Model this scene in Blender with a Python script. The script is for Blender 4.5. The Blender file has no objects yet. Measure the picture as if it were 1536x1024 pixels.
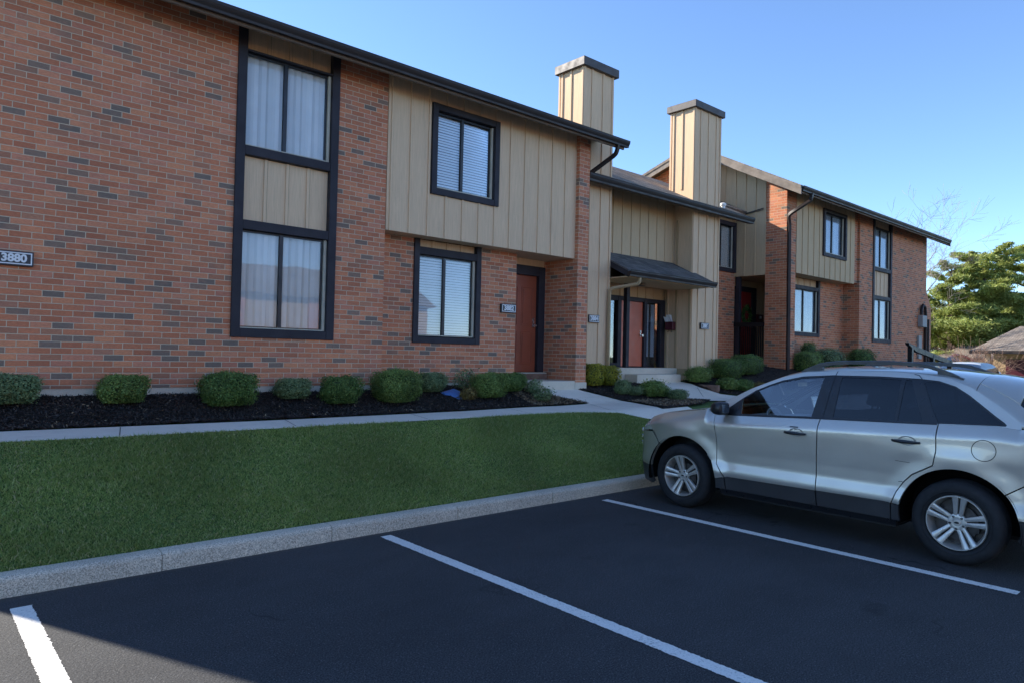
import bpy, bmesh, math, random
import numpy as np
from mathutils import Vector, Matrix
from mathutils.geometry import delaunay_2d_cdt
random.seed(7); RNG = np.random.default_rng(11)
sc = bpy.context.scene
COL = sc.collection
PI = math.pi
# ------------------------------------------------------------------ helpers
def link(o, parent=None):
    COL.objects.link(o)
    if parent is not None: o.parent = parent
    return o
def tag(o, label=None, cat=None, group=None, kind=None):
    if label: o['label'] = label
    if cat: o['category'] = cat
    if group: o['group'] = group
    if kind: o['kind'] = kind
    return o
def thing(name, label, cat, loc=(0, 0, 0), group=None, rz=0):
    o = bpy.data.objects.new(name, None); o.empty_display_size = .2
    link(o); o.location = loc; o.rotation_euler = (0, 0, rz)
    return tag(o, label, cat, group)
def wpar(o, parent):
    """parent keeping world coordinates (parents are only moved / turned about z)"""
    COL.objects.link(o)
    if parent is not None:
        o.parent = parent
        P = Matrix.Identity(4); q = parent
        while q is not None:
            P = Matrix.Translation(q.location) @ q.rotation_euler.to_matrix().to_4x4() @ P if q.matrix_parent_inverse == Matrix.Identity(4) else P
            q = q.parent
        o.matrix_parent_inverse = Matrix.Identity(4)
    return o
class MB:
    def __init__(s, off=(0, 0, 0)): s.v = []; s.f = []; s.o = off; s.j = None
    def add(s, V, F):
        n = len(s.v); s.v += [tuple(p) for p in V]; s.f += [tuple(i + n for i in f) for f in F]; return s
    def box(s, x0, x1, y0, y1, z0, z1, M=None):
        V = [(x, y, z) for z in (z0, z1) for y in (y0, y1) for x in (x0, x1)]
        if M is not None: V = [tuple(M @ Vector(p)) for p in V]
        return s.add(V, [(0, 2, 3, 1), (4, 5, 7, 6), (0, 1, 5, 4), (2, 6, 7, 3), (0, 4, 6, 2), (1, 3, 7, 5)])
    def prism(s, poly, a, b, axis=0):
        """polygon given in the two other axes (x: y,z / y: x,z / z: x,y), extruded from a to b"""
        def P(c, p):
            return (c, p[0], p[1]) if axis == 0 else ((p[0], c, p[1]) if axis == 1 else (p[0], p[1], c))
        n = len(poly)
        V = [P(a, p) for p in poly] + [P(b, p) for p in poly]
        F = [tuple(range(n)), tuple(range(2 * n - 1, n - 1, -1))] + [(i, i + n, (i + 1) % n + n, (i + 1) % n) for i in range(n)]
        return s.add(V, F)
    def tube(s, pts, r, n=8, caps=True, sq=False):
        pts = [Vector(p) for p in pts]; rs = r if isinstance(r, (list, tuple)) else [r] * len(pts)
        V = []; up = None
        for i, p in enumerate(pts):
            d = (pts[min(i + 1, len(pts) - 1)] - pts[max(i - 1, 0)])
            if d.length < 1e-9: d = Vector((0, 0, 1))
            d.normalize()
            if up is None:
                up = Vector((0, 0, 1)) if abs(d.z) < .9 else Vector((1, 0, 0))
            a = d.cross(up)
            if a.length < 1e-4: a = d.cross(Vector((0, 1, 0)))
            a.normalize(); b = a.cross(d).normalized(); up = b
            for k in range(n):
                t = 2 * PI * (k + (.5 if sq else 0)) / n
                V.append(p + (a * math.cos(t) + b * math.sin(t)) * rs[i])
        F = []
        for i in range(len(pts) - 1):
            for k in range(n):
                F.append((i * n + k, i * n + (k + 1) % n, (i + 1) * n + (k + 1) % n, (i + 1) * n + k))
        if caps:
            F.append(tuple(range(n - 1, -1, -1))); F.append(tuple((len(pts) - 1) * n + k for k in range(n)))
        return s.add(V, F)
    def lathe(s, prof, c, axis='x', n=48, close=False):
        """profile of (a along axis, radius) points"""
        V = []
        for a, r in prof:
            for k in range(n):
                t = 2 * PI * k / n
                V.append((c[0] + a, c[1] + r * math.cos(t), c[2] + r * math.sin(t)) if axis == 'x' else
                         (c[0] + r * math.cos(t), c[1] + r * math.sin(t), c[2] + a))
        m = len(prof); F = []
        for i in range(m if close else m - 1):
            j = (i + 1) % m
            for k in range(n): F.append((i * n + k, i * n + (k + 1) % n, j * n + (k + 1) % n, j * n + k))
        return s.add(V, F)
    def build(s, name, mat, parent=None, bevel=0, smooth=False, seg=1, solid=0):
        me = bpy.data.meshes.new(name)
        ox, oy, oz = s.o; nj = 0
        if s.j: nj = len(s.j.f); s.add(s.j.v, s.j.f)
        me.from_pydata([(x - ox, y - oy, z - oz) for x, y, z in s.v] if s.o != (0, 0, 0) else s.v, [], s.f)
        bm = bmesh.new(); bm.from_mesh(me)
        if solid:
            bmesh.ops.solidify(bm, geom=bm.faces[:], thickness=solid)
        bmesh.ops.recalc_face_normals(bm, faces=bm.faces[:])
        if bevel and not nj: bmesh.ops.bevel(bm, geom=bm.edges[:], offset=bevel, segments=seg, affect='EDGES', clamp_overlap=True)
        bm.to_mesh(me); bm.free()
        if smooth:
            me.polygons.foreach_set('use_smooth', [True] * len(me.polygons))
            try: me.set_sharp_from_angle(angle=math.radians(35 if smooth is True else smooth))
            except Exception: pass
        me.materials.append(mat)
        if nj:
            me.materials.append(M['joint']); mi = [0] * (len(me.polygons) - nj) + [1] * nj; me.polygons.foreach_set('material_index', mi)  # second slot: the batten strips with their shade put into the colour
        o = link(bpy.data.objects.new(name, me), parent)
        return o
def npmesh(name, V, F, mat, parent=None, smooth=False, attr=None):
    V = np.asarray(V, np.float32); F = np.asarray(F, np.int32); k = F.shape[1]
    me = bpy.data.meshes.new(name)
    me.vertices.add(len(V)); me.vertices.foreach_set('co', V.ravel())
    me.loops.add(F.size); me.loops.foreach_set('vertex_index', F.ravel())
    me.polygons.add(len(F)); me.polygons.foreach_set('loop_start', np.arange(0, F.size, k, dtype=np.int32))
    me.polygons.foreach_set('loop_total', np.full(len(F), k, np.int32))
    if smooth: me.polygons.foreach_set('use_smooth', np.ones(len(F), bool))
    me.update(calc_edges=True); me.validate()
    me.materials.append(mat)
    return link(bpy.data.objects.new(name, me), parent)
# ------------------------------------------------------------------ materials
class NT:
    def __init__(s, name):
        s.m = bpy.data.materials.new(name); s.m.use_nodes = True; s.t = s.m.node_tree; s.t.nodes.clear()
        s.out = s.n('ShaderNodeOutputMaterial')
    def n(s, typ, **kw):
        x = s.t.nodes.new(typ)
        for k, v in kw.items():
            if k.startswith('i_'):
                key = k[2:]; key = int(key) if key.isdigit() else key.replace('_', ' ')
                s.set(x.inputs[key], v)
            else: setattr(x, k, v)
        return x
    def set(s, sock, v):
        if hasattr(v, 'links') or isinstance(v, bpy.types.NodeSocket): s.t.links.new(v, sock)
        elif isinstance(v, bpy.types.Node): s.t.links.new(v.outputs[0], sock)
        else:
            if isinstance(v, (tuple, list)) and len(v) == 3 and sock.type == 'RGBA': v = (*v, 1)
            sock.default_value = v
    def math(s, op, a, b=0.0, c=0.0):
        x = s.n('ShaderNodeMath', operation=op); s.set(x.inputs[0], a); s.set(x.inputs[1], b)
        if op in ('MULTIPLY_ADD', 'SMOOTH_MIN', 'WRAP', 'COMPARE'): s.set(x.inputs[2], c)
        return x.outputs[0]
    def mix(s, f, a, b, blend='MIX'):
        x = s.n('ShaderNodeMix', data_type='RGBA', blend_type=blend)
        s.set(x.inputs[0], f); s.set(x.inputs[6], a); s.set(x.inputs[7], b); return x.outputs[2]
    def noise(s, scale, vec=None, detail=3, rough=.55, dim='3D'):
        x = s.n('ShaderNodeTexNoise', noise_dimensions=dim); s.set(x.inputs['Scale'], scale); x.inputs['Detail'].default_value = detail; x.inputs['Roughness'].default_value = rough
        if vec is not None: s.set(x.inputs['Vector'], vec)
        return x.outputs[0]
    def ramp(s, f, stops, interp='LINEAR'):
        x = s.n('ShaderNodeValToRGB'); cr = x.color_ramp; cr.interpolation = interp
        while len(cr.elements) < len(stops): cr.elements.new(.5)
        for e, (p, c) in zip(cr.elements, stops):
            e.position = p; e.color = (c, c, c, 1) if isinstance(c, (int, float)) else (*c, 1)
        s.set(x.inputs[0], f); return x.outputs[0]
    def map(s, f, a, b, c=0, d=1):
        x = s.n('ShaderNodeMapRange'); s.set(x.inputs[0], f)
        for i, v in enumerate((a, b, c, d)): s.set(x.inputs[i + 1], v)
        return x.outputs[0]
    def pos(s): return s.n('ShaderNodeNewGeometry').outputs['Position']
    def obj(s): return s.n('ShaderNodeTexCoord').outputs['Object']
    def scaled(s, v, sx, sy, sz):
        x = s.n('ShaderNodeMapping'); s.set(x.inputs['Vector'], v); x.inputs['Scale'].default_value = (sx, sy, sz); return x.outputs[0]
    def bump(s, h, strength=.3, dist=.01, normal=None):
        x = s.n('ShaderNodeBump'); x.inputs['Strength'].default_value = strength; x.inputs['Distance'].default_value = dist; s.set(x.inputs['Height'], h)
        if normal is not None: s.set(x.inputs['Normal'], normal)
        return x.outputs[0]
    def bsdf(s, color, rough=.6, metal=0, normal=None, spec=.5, coat=0, coat_r=.05, **kw):
        x = s.n('ShaderNodeBsdfPrincipled'); s.set(x.inputs['Base Color'], color); s.set(x.inputs['Roughness'], rough); s.set(x.inputs['Metallic'], metal)
        x.inputs['Specular IOR Level'].default_value = spec
        x.inputs['Coat Weight'].default_value = coat; x.inputs['Coat Roughness'].default_value = coat_r
        if normal is not None: s.set(x.inputs['Normal'], normal)
        s.t.links.new(x.outputs[0], s.out.inputs[0]); return x
    def surf(s, sh): s.t.links.new(sh, s.out.inputs[0])
def dull(name, c, rough=.6, metal=0, var=.12, nscale=6, bump=.1, bscale=60, bdist=.002, spec=.5, coat=0):
    m = NT(name); p = m.obj()
    n = m.noise(nscale, p, 5); k = m.map(n, .3, .7, 1 - var, 1 + var)
    col = m.mix(1.0, c, k, 'MULTIPLY')
    r = m.map(m.noise(nscale * 2.3, p), .3, .7, max(rough - .1, 0), min(rough + .1, 1))
    m.bsdf(col, r, metal, m.bump(m.noise(bscale, p, 3), bump, bdist) if bump else None, spec, coat)
    return m.m
def brick_mat(name, tint=(1.08, .98, .83)):
    m = NT(name); P = m.pos(); sp = m.n('ShaderNodeSeparateXYZ'); m.set(sp.inputs[0], P)
    u = m.math('ADD', sp.outputs[0], sp.outputs[1]); z = sp.outputs[2]
    # slight waviness of the courses
    wob = m.math('MULTIPLY', m.math('SUBTRACT', m.noise(9, P, 2), .5), .004)
    rowf = m.math('DIVIDE', m.math('ADD', z, wob), .0677); row = m.math('FLOOR', rowf)
    par = m.math('MULTIPLY', m.math('MODULO', m.math('ADD', row, 200), 2), .5)
    w1 = m.n('ShaderNodeTexWhiteNoise', noise_dimensions='1D'); m.set(w1.inputs['W'], row)
    jit = m.math('MULTIPLY', w1.outputs[0], .10)
    colf = m.math('ADD', m.math('ADD', m.math('DIVIDE', m.math('ADD', u, wob), .2008), par), jit); col = m.math('FLOOR', colf)
    fr = m.math('SUBTRACT', rowf, row); fc = m.math('SUBTRACT', colf, col)
    dz = m.math('MULTIPLY', m.math('MINIMUM', fr, m.math('SUBTRACT', 1.0, fr)), .0677)
    dx = m.math('MULTIPLY', m.math('MINIMUM', fc, m.math('SUBTRACT', 1.0, fc)), .2008)
    d = m.math('ADD', m.math('MINIMUM', dz, dx), m.math('MULTIPLY', m.math('SUBTRACT', m.noise(70, P, 2), .5), .003))
    mort = m.map(d, .0031, .0050, 1, 0)
    cv = m.n('ShaderNodeCombineXYZ'); m.set(cv.inputs[0], col); m.set(cv.inputs[1], row)
    wn = m.n('ShaderNodeTexWhiteNoise', noise_dimensions='2D'); m.set(wn.inputs['Vector'], cv.outputs[0])
    s2 = m.n('ShaderNodeSeparateColor'); m.set(s2.inputs[0], wn.outputs[1])
    # dark bricks cluster a little
    clus = m.math('MULTIPLY', m.math('SUBTRACT', m.noise(.9, P, 2), .5), .14)
    sel = m.math('ADD', s2.outputs[0], clus)
    base = m.ramp(s2.outputs[1], [(0, (.41, .150, .088)), (.25, (.49, .185, .105)), (.5, (.53, .205, .118)), (.72, (.60, .255, .145)), (.86, (.56, .24, .16)), (1, (.46, .185, .13))])
    dark = m.ramp(s2.outputs[2], [(0, (.16, .132, .122)), (.5, (.205, .155, .135)), (1, (.28, .175, .135))])
    isd = m.map(sel, .90, .91, 0, 1)
    semi = m.map(sel, .80, .81, 0, .5)
    c = m.mix(semi, base, (.27, .16, .12)); c = m.mix(isd, c, dark)
    c = m.mix(m.map(m.noise(5.5, m.scaled(P, 1, 1, 3), 3, .6), .52, .72, 0, .35), c, (.36, .17, .115))
    st = m.scaled(P, 14, 14, 55)
    c = m.mix(1.0, c, m.map(m.noise(2.2, st, 4, .7), .25, .75, .78, 1.22), 'MULTIPLY')
    c = m.mix(1.0, c, m.map(m.noise(.55, P, 4), .3, .7, .9, 1.1), 'MULTIPLY')
    # whitish wash / lime runs
    wash = m.map(m.noise(1.3, m.scaled(P, 1, 1, .45), 6, .7), .6, .82, 0, .16)
    c = m.mix(wash, c, (.60, .48, .38))
    mc = m.mix(m.noise(5, P, 3), (.47, .405, .33), (.63, .545, .45))
    c = m.mix(mort, c, mc)
    if tint != (1, 1, 1): c = m.mix(1.0, c, tint, 'MULTIPLY')
    hgt = m.math('ADD', m.map(d, .002, .0065, 0, 1), m.math('MULTIPLY', m.noise(120, P, 3), .35))
    m.bsdf(c, m.mix(mort, (.75, .75, .75), (.92, .92, .92)), 0, m.bump(hgt, .6, .005), .35)
    return m.m
def siding_mat(name, col=(.60, .44, .285)):
    m = NT(name); P = m.pos()
    g = m.noise(3.2, m.scaled(P, 22, 22, 1.1), 5, .65)
    c = m.mix(m.map(g, .3, .72), tuple(x * .88 for x in col), tuple(x * 1.1 for x in col))
    c = m.mix(m.map(m.noise(.9, P, 5), .35, .75, 0, .35), c, tuple(x * .84 for x in col))
    st = m.map(m.noise(1.6, m.scaled(P, 5, 5, .5), 6, .75), .56, .78, 0, .4)
    c = m.mix(st, c, (.30, .23, .17))
    m.bsdf(c, .8, 0, m.bump(g, .35, .004), .25)
    return m.m
def shingle_mat(name, a=(.06, .056, .055), b=(.16, .145, .13)):
    m = NT(name); P = m.pos(); sp = m.n('ShaderNodeSeparateXYZ'); m.set(sp.inputs[0], P)
    br = m.n('ShaderNodeTexBrick', offset=.37, i_Scale=1.0); cv = m.n('ShaderNodeCombineXYZ')
    m.set(cv.inputs[0], sp.outputs[0]); m.set(cv.inputs[1], m.math('ADD', sp.outputs[1], m.math('MULTIPLY', m.noise(8, P), .02)))
    m.set(br.inputs['Vector'], cv.outputs[0]); m.set(br.inputs['Color1'], a); m.set(br.inputs['Color2'], b); m.set(br.inputs['Mortar'], tuple(x * .4 for x in a))
    br.inputs['Brick Width'].default_value = .22; br.inputs['Row Height'].default_value = .125; br.inputs['Mortar Size'].default_value = .006; br.inputs['Bias'].default_value = -.1
    c = m.mix(.35, br.outputs[0], m.mix(m.noise(160, P, 2), tuple(x * .5 for x in a), tuple(x * 1.4 for x in b)))
    c = m.mix(1.0, c, m.map(m.noise(1.2, P, 4), .3, .7, .8, 1.15), 'MULTIPLY')
    m.bsdf(c, .95, 0, m.bump(m.math('SUBTRACT', m.noise(140, P, 2), m.math('MULTIPLY', br.outputs[1], 1.5)), .6, .008), .2)
    return m.m
def leaf_mat(name, c1, c2, c3, trans=.25, nscale=3, dead=None):
    m = NT(name); ri = m.n('ShaderNodeNewGeometry').outputs['Random Per Island']
    c = m.ramp(ri, [(0, c1), (.5, c2), (1, c3)])
    c = m.mix(1.0, c, m.map(m.noise(nscale, m.pos(), 3), .3, .7, .75, 1.25), 'MULTIPLY')
    if dead: c = m.mix(m.map(ri, .93, .94), c, dead)
    d = m.n('ShaderNodeBsdfPrincipled'); m.set(d.inputs['Base Color'], c); d.inputs['Roughness'].default_value = .55; d.inputs['Specular IOR Level'].default_value = .3
    t = m.n('ShaderNodeBsdfTranslucent'); m.set(t.inputs[0], m.mix(.4, c, (c3[0] * 1.4, c3[1] * 1.5, c3[2])))
    mx = m.n('ShaderNodeMixShader'); mx.inputs[0].default_value = trans; m.set(mx.inputs[1], d.outputs[0]); m.set(mx.inputs[2], t.outputs[0]); m.surf(mx.outputs[0])
    return m.m
def glass_mat(name, tint=(.9, .95, .95), base=.06, bumpy=0., mul=1.6):
    """thin window glass: clear, with a fresnel reflection of whatever stands around it"""
    m = NT(name)
    tr = m.n('ShaderNodeBsdfTransparent'); m.set(tr.inputs[0], tint)
    nrm = m.bump(m.noise(1.7, m.pos(), 1), bumpy, .02) if bumpy else None
    gl = m.n('ShaderNodeBsdfGlossy'); gl.inputs['Roughness'].default_value = .015; m.set(gl.inputs[0], (1, 1, 1))
    if nrm is not None: m.set(gl.inputs['Normal'], nrm)
    fr = m.n('ShaderNodeFresnel'); fr.inputs[0].default_value = 1.5
    f = m.math('ADD', m.math('MULTIPLY', fr.outputs[0], mul), base)
    mx = m.n('ShaderNodeMixShader'); m.set(mx.inputs[0], m.math('MINIMUM', f, 1.0)); m.set(mx.inputs[1], tr.outputs[0]); m.set(mx.inputs[2], gl.outputs[0]); m.surf(mx.outputs[0])
    return m.m
def concrete_mat(name, c=(.36, .35, .33), spk=.25, joints=None, sc_=1):
    m = NT(name); P = m.pos()
    col = m.mix(m.map(m.noise(1.1, P, 6, .65), .3, .7), tuple(x * .84 for x in c), tuple(x * 1.1 for x in c))
    col = m.mix(1.0, col, m.map(m.noise(120, P, 3, .7), .3, .7, 1 - spk, 1 + spk), 'MULTIPLY')
    col = m.mix(m.map(m.noise(3.3, P, 6, .75), .58, .78, 0, .3), col, tuple(x * .55 for x in c))
    m.bsdf(col, .9, 0, m.bump(m.noise(180, P, 3), .3, .004), .25)
    return m.m
M = {}
M['brick'] = brick_mat('brick')
M['brick3'] = brick_mat('far_brick', (.98, .86, .68))
M['siding'] = siding_mat('siding', (.73, .515, .325))
M['siding2'] = siding_mat('brown_siding', (.59, .425, .25))
M['joint'] = dull('painted_batten_shade', (.15, .11, .07), .9, 0, .2, 3, 0)  # dark strip colour, stands in for the shade line beside each batten
M['sidingdeep'] = siding_mat('siding_trim', (.46, .33, .19))
M['shingle'] = shingle_mat('shingles', (.12, .105, .09), (.32, .27, .22))
M['shingle2'] = shingle_mat('porch_shingles', (.08, .075, .072), (.19, .175, .16))
M['shingle3'] = shingle_mat('brown_shingles', (.16, .13, .105), (.27, .225, .185))
M['trim'] = dull('dark_trim_paint', (.034, .030, .036), .6, 0, .18, 3, .25, 40, .002, .22)
M['gutter'] = dull('brown_gutter_metal', (.034, .025, .022), .5, 0, .15, 2, .05, 20, .002, .3)
M['fascia'] = dull('fascia_paint', (.16, .115, .085), .6, 0, .2, 3, .2, 40)
M['rake'] = dull('weathered_rake_board', (.20, .165, .135), .8, 0, .3, 5, .4, 50, .004, .3)
M['soffit'] = dull('soffit_paint', (.10, .075, .055), .8, 0, .15, 3, .2, 30)
M['cap'] = dull('chimney_cap_metal', (.065, .052, .047), .55, .1, .25, 4, .2, 30)
M['black'] = dull('black_metal', (.012, .012, .014), .45, .4, .2, 5, 0)
M['alu'] = dull('sash_aluminium', (.02, .02, .023), .4, .3, .1, 5, 0)
M['track'] = dull('window_track', (.50, .46, .36), .6, 0, .12, 5, 0)
M['door'] = dull('rust_red_door_paint', (.30, .068, .030), .42, 0, .12, 3, .1, 30)
M['door2'] = dull('orange_red_door_paint', (.52, .105, .045), .42, 0, .12, 3, .1, 30)
M['door3'] = dull('red_door_paint', (.42, .03, .024), .42, 0, .12, 3, .1, 30)
M['gold'] = dull('aged_brass', (.30, .22, .09), .4, .7, .2, 10, 0)
M['steel'] = dull('brushed_steel', (.55, .55, .56), .25, .9, .1, 10, 0)
M['meter'] = dull('grey_enclosure_paint', (.30, .29, .27), .6, 0, .1, 5, 0)
M['white'] = dull('white_paint', (.75, .75, .74), .6, 0, .06, 4, .1)
M['signface'] = dull('sign_enamel', (.035, .035, .04), .45, 0, .1, 4, 0)
M['maroon'] = dull('maroon_metal', (.075, .009, .018), .4, 0, .15, 5, 0)
M['curtain'] = dull('vertical_blind_fabric', (.90, .88, .84), .85, 0, .05, 4, .1, 200)
M['blind'] = dull('blind_slats', (.84, .86, .87), .5, 0, .04, 4, 0)
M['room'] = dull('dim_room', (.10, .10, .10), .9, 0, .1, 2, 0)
M['concrete'] = concrete_mat('foundation_concrete', (.66, .575, .45), .12)
M['kerb'] = concrete_mat('kerb_concrete', (.56, .49, .385), .75)
M['blue'] = dull('blue_plastic', (.10, .22, .50), .35, 0, .1, 5, .1)
M['wood'] = dull('landscape_timber', (.20, .115, .08), .85, 0, .3, 8, .5, 40, .006)
M['bark'] = dull('bark', (.11, .08, .06), .9, 0, .3, 4, .7, 25, .02)
M['barkgrey'] = dull('grey_bark', (.26, .22, .19), .9, 0, .25, 4, .6, 25, .02)
M['cable'] = dull('cable_sheath', (.03, .027, .025), .6, 0, .1, 5, 0)
M['glass'] = glass_mat('window_glass', (.93, .95, .96), .0, .05, mul=.75)
M['box'] = leaf_mat('boxwood_leaves', (0.063, 0.114, 0.026), (0.094, 0.167, 0.034), (0.178, 0.257, 0.050), .15)
M['boxdark'] = leaf_mat('dark_boxwood_leaves', (0.037, 0.082, 0.018), (0.064, 0.128, 0.026), (0.112, 0.178, 0.038), .15)
M['boxblue'] = leaf_mat('grey_green_leaves', (0.105, 0.162, 0.071), (0.157, 0.228, 0.100), (0.272, 0.323, 0.143), .15)
M['privet'] = leaf_mat('golden_privet_leaves', (0.140, 0.150, 0.014), (0.281, 0.270, 0.025), (0.495, 0.420, 0.045), .25)
M['berry'] = leaf_mat('dull_bronze_leaves', (0.125, 0.085, 0.028), (0.188, 0.142, 0.043), (0.251, 0.190, 0.057), .15)
M['twig'] = dull('twigs', (.09, .06, .04), .9, 0, .2, 5, 0)
M['pine'] = leaf_mat('pine_needles', (.15, .20, .045), (.25, .29, .075), (.38, .39, .13), .35, .6)
M['pinedark'] = leaf_mat('dark_pine_needles', (.07, .12, .03), (.12, .18, .045), (.19, .24, .06), .3, .6)  # deeper green needles for the low and across-lot evergreens
M['grassblade'] = leaf_mat('grass_blades', (.15, .225, .055), (.27, .36, .10), (.50, .54, .22), .3, .8, (.60, .50, .30))
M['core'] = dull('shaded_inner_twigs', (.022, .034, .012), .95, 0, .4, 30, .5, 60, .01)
M['glass2'] = glass_mat('darker_window_glass', (.74, .78, .82), .0, .03, mul=.30)
M['box'] = leaf_mat('boxwood_leaves', (.09, .145, .035), (.145, .22, .05), (.26, .34, .09), .15)
M['boxdark'] = leaf_mat('dark_boxwood_leaves', (.06, .115, .027), (.10, .175, .042), (.19, .275, .07), .15)
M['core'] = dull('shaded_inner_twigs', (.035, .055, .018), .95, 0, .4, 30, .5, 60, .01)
SKY_AIR, SKY_DUST, SKY_OZ, SKY_STR, SUN_STR, EXPO = 0.72, .0, 4.2, .05, 1.6, 2.81
# ------------------------------------------------------------------ camera
YAW, PITCH, ROLL, FOC = math.radians(41.38), math.radians(1.01), math.radians(1.33), 1049.8
fw = Vector((math.sin(YAW) * math.cos(PITCH), math.cos(YAW) * math.cos(PITCH), math.sin(PITCH)))
rt = Vector((math.cos(YAW), -math.sin(YAW), 0)); up = rt.cross(fw)
r2 = rt * math.cos(ROLL) + up * math.sin(ROLL); u2 = -rt * math.sin(ROLL) + up * math.cos(ROLL)
cd = bpy.data.cameras.new('camera'); cam = bpy.data.objects.new('camera', cd); COL.objects.link(cam)
cd.sensor_width = 36; cd.lens = FOC / 1536 * 36; cd.clip_end = 3000; cd.clip_start = .05
Mx = Matrix(((r2.x, u2.x, -fw.x, 0), (r2.y, u2.y, -fw.y, 0), (r2.z, u2.z, -fw.z, 1.74), (0, 0, 0, 1)))
cam.matrix_world = Mx; sc.camera = cam
# ------------------------------------------------------------------ light
SUN_AZ = math.atan2(-.41, .91)      # from +Y toward +X
SUN_EL = math.radians(28)
w = bpy.data.worlds.new('World'); sc.world = w; w.use_nodes = True; nt = w.node_tree
bg = nt.nodes['Background']; sk = nt.nodes.new('ShaderNodeTexSky'); sk.sky_type = 'NISHITA'; sk.sun_disc = False
sk.sun_elevation = SUN_EL; sk.sun_rotation = SUN_AZ; sk.air_density = SKY_AIR; sk.dust_density = SKY_DUST; sk.ozone_density = SKY_OZ; sk.altitude = 200
nt.links.new(sk.outputs[0], bg.inputs[0]); bg.inputs[1].default_value = SKY_STR
sl = bpy.data.lights.new('sun', 'SUN'); sl.energy = SUN_STR; sl.angle = math.radians(.7); sl.color = (1, .93, .82)
so = bpy.data.objects.new('sun', sl); COL.objects.link(so)
sd = Vector((math.sin(SUN_AZ) * math.cos(SUN_EL), math.cos(SUN_AZ) * math.cos(SUN_EL), math.sin(SUN_EL)))
so.rotation_euler = sd.to_track_quat('Z', 'Y').to_euler(); so.location = sd * 60
sc.view_settings.view_transform = 'Standard'; sc.view_settings.look = 'None'; sc.view_settings.exposure = EXPO; sc.view_settings.gamma = 1
sc.render.engine = 'CYCLES'; sc.cycles.use_denoising = True
try: sc.cycles.max_bounces = 8; sc.cycles.transparent_max_bounces = 12; sc.cycles.sample_clamp_indirect = 6
except Exception: pass
# ------------------------------------------------------------------ ground
def hgt(X, Y):
    b = np.interp(Y, [5.85, 6.0, 7.25, 8.2, 8.97, 10, 12], [.13, .14, .88, .9, 1.14, 1.25, 1.3])
    t = np.clip((np.asarray(X) - 12) / 6, 0, 1); b = b + .35 * t * t * (3 - 2 * t) * np.clip((np.asarray(Y) - 7.8), 0, 1)
    e = np.clip((np.asarray(X) - 28.5) / 4, 0, 1)
    b = b * (1 - e * e * (3 - 2 * e)) + .13 * e * e * (3 - 2 * e)
    return b
def drape(name, poly, mat, dz=0., step=.12, parent=None, amp=0., kind='structure', label=None, hf=None):
    hf = hf or hgt
    P = []; n = len(poly)
    for i in range(n):
        a = Vector(poly[i]); b = Vector(poly[(i + 1) % n]); k = max(1, int((b - a).length / step))
        for j in range(k): P.append(a.lerp(b, j / k))
    nb = len(P); xs = [p[0] for p in poly]; ys = [p[1] for p in poly]
    def inside(x, y):
        c = False; j = n - 1
        for i in range(n):
            xi, yi = poly[i]; xj, yj = poly[j]
            if (yi > y) != (yj > y) and x < (xj - xi) * (y - yi) / (yj - yi) + xi: c = not c
            j = i
        return c
    y = min(ys) + step * .6
    while y < max(ys):
        x = min(xs) + step * .6
        while x < max(xs):
            q = (x + random.uniform(-.2, .2) * step, y + random.uniform(-.2, .2) * step)
            if inside(*q): P.append(Vector(q))
            x += step
        y += step
    r = delaunay_2d_cdt(P, [(i, (i + 1) % nb) for i in range(nb)], [], 1, 1e-5)
    V = np.array([(v[0], v[1]) for v in r[0]]); z = hf(V[:, 0], V[:, 1]) + dz
    if amp: z = z + RNG.uniform(0, amp, len(z))
    me = bpy.data.meshes.new(name); me.from_pydata(np.column_stack([V, z]).tolist(), [], r[2]); me.materials.append(mat)
    bm = bmesh.new(); bm.from_mesh(me); bmesh.ops.recalc_face_normals(bm, faces=bm.faces[:])
    if sum(f.normal.z for f in bm.faces) < 0: bmesh.ops.reverse_faces(bm, faces=bm.faces[:])
    bm.to_mesh(me); bm.free()
    me.polygons.foreach_set('use_smooth', [True] * len(me.polygons))
    o = link(bpy.data.objects.new(name, me), parent); tag(o, label, None, None, kind); return o, inside
# materials of the ground
m = NT('asphalt'); P = m.pos()
agg = m.noise(105, P, 3, .75); agg2 = m.noise(48, P, 2)
c = m.mix(m.map(agg, .38, .64), (.010, .0105, .012), (.086, .086, .088))
c = m.mix(1.0, c, m.map(m.noise(.45, P, 5, .6), .3, .7, .80, 1.2), 'MULTIPLY')
c = m.mix(1.0, c, m.map(m.noise(2.6, m.scaled(P, .35, 1, 1), 5, .7), .3, .7, .88, 1.12), 'MULTIPLY')
spots = m.map(m.noise(1.6, P, 3, .4), .70, .76, 0, .5)
c = m.mix(spots, c, (.012, .012, .013))
vor = m.n('ShaderNodeTexVoronoi', feature='F1'); m.set(vor.inputs['Vector'], P); vor.inputs['Scale'].default_value = 45
c = m.mix(m.map(vor.outputs[0], .10, .2, .55, 0), c, (.20, .195, .185))
sx = m.n('ShaderNodeSeparateXYZ'); m.set(sx.inputs[0], P)
edge = m.map(m.math('ADD', sx.outputs[1], m.math('MULTIPLY', m.noise(6, P, 4, .7), .10)), 5.82, 5.90, 0, .6); c = m.mix(edge, c, (.10, .085, .065))
vc = m.n('ShaderNodeTexVoronoi', feature='DISTANCE_TO_EDGE'); wp = m.n('ShaderNodeVectorMath', operation='ADD'); m.set(wp.inputs[0], P)
wn_ = m.n('ShaderNodeTexNoise'); wn_.inputs['Scale'].default_value = 1.7; m.set(wn_.inputs['Vector'], P); wv_ = m.n('ShaderNodeVectorMath', operation='SCALE'); m.set(wv_.inputs[0], wn_.outputs[1]); wv_.inputs['Scale'].default_value = 1.1; m.set(wp.inputs[1], wv_.outputs[0])
m.set(vc.inputs['Vector'], wp.outputs[0]); vc.inputs['Scale'].default_value = .33
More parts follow.
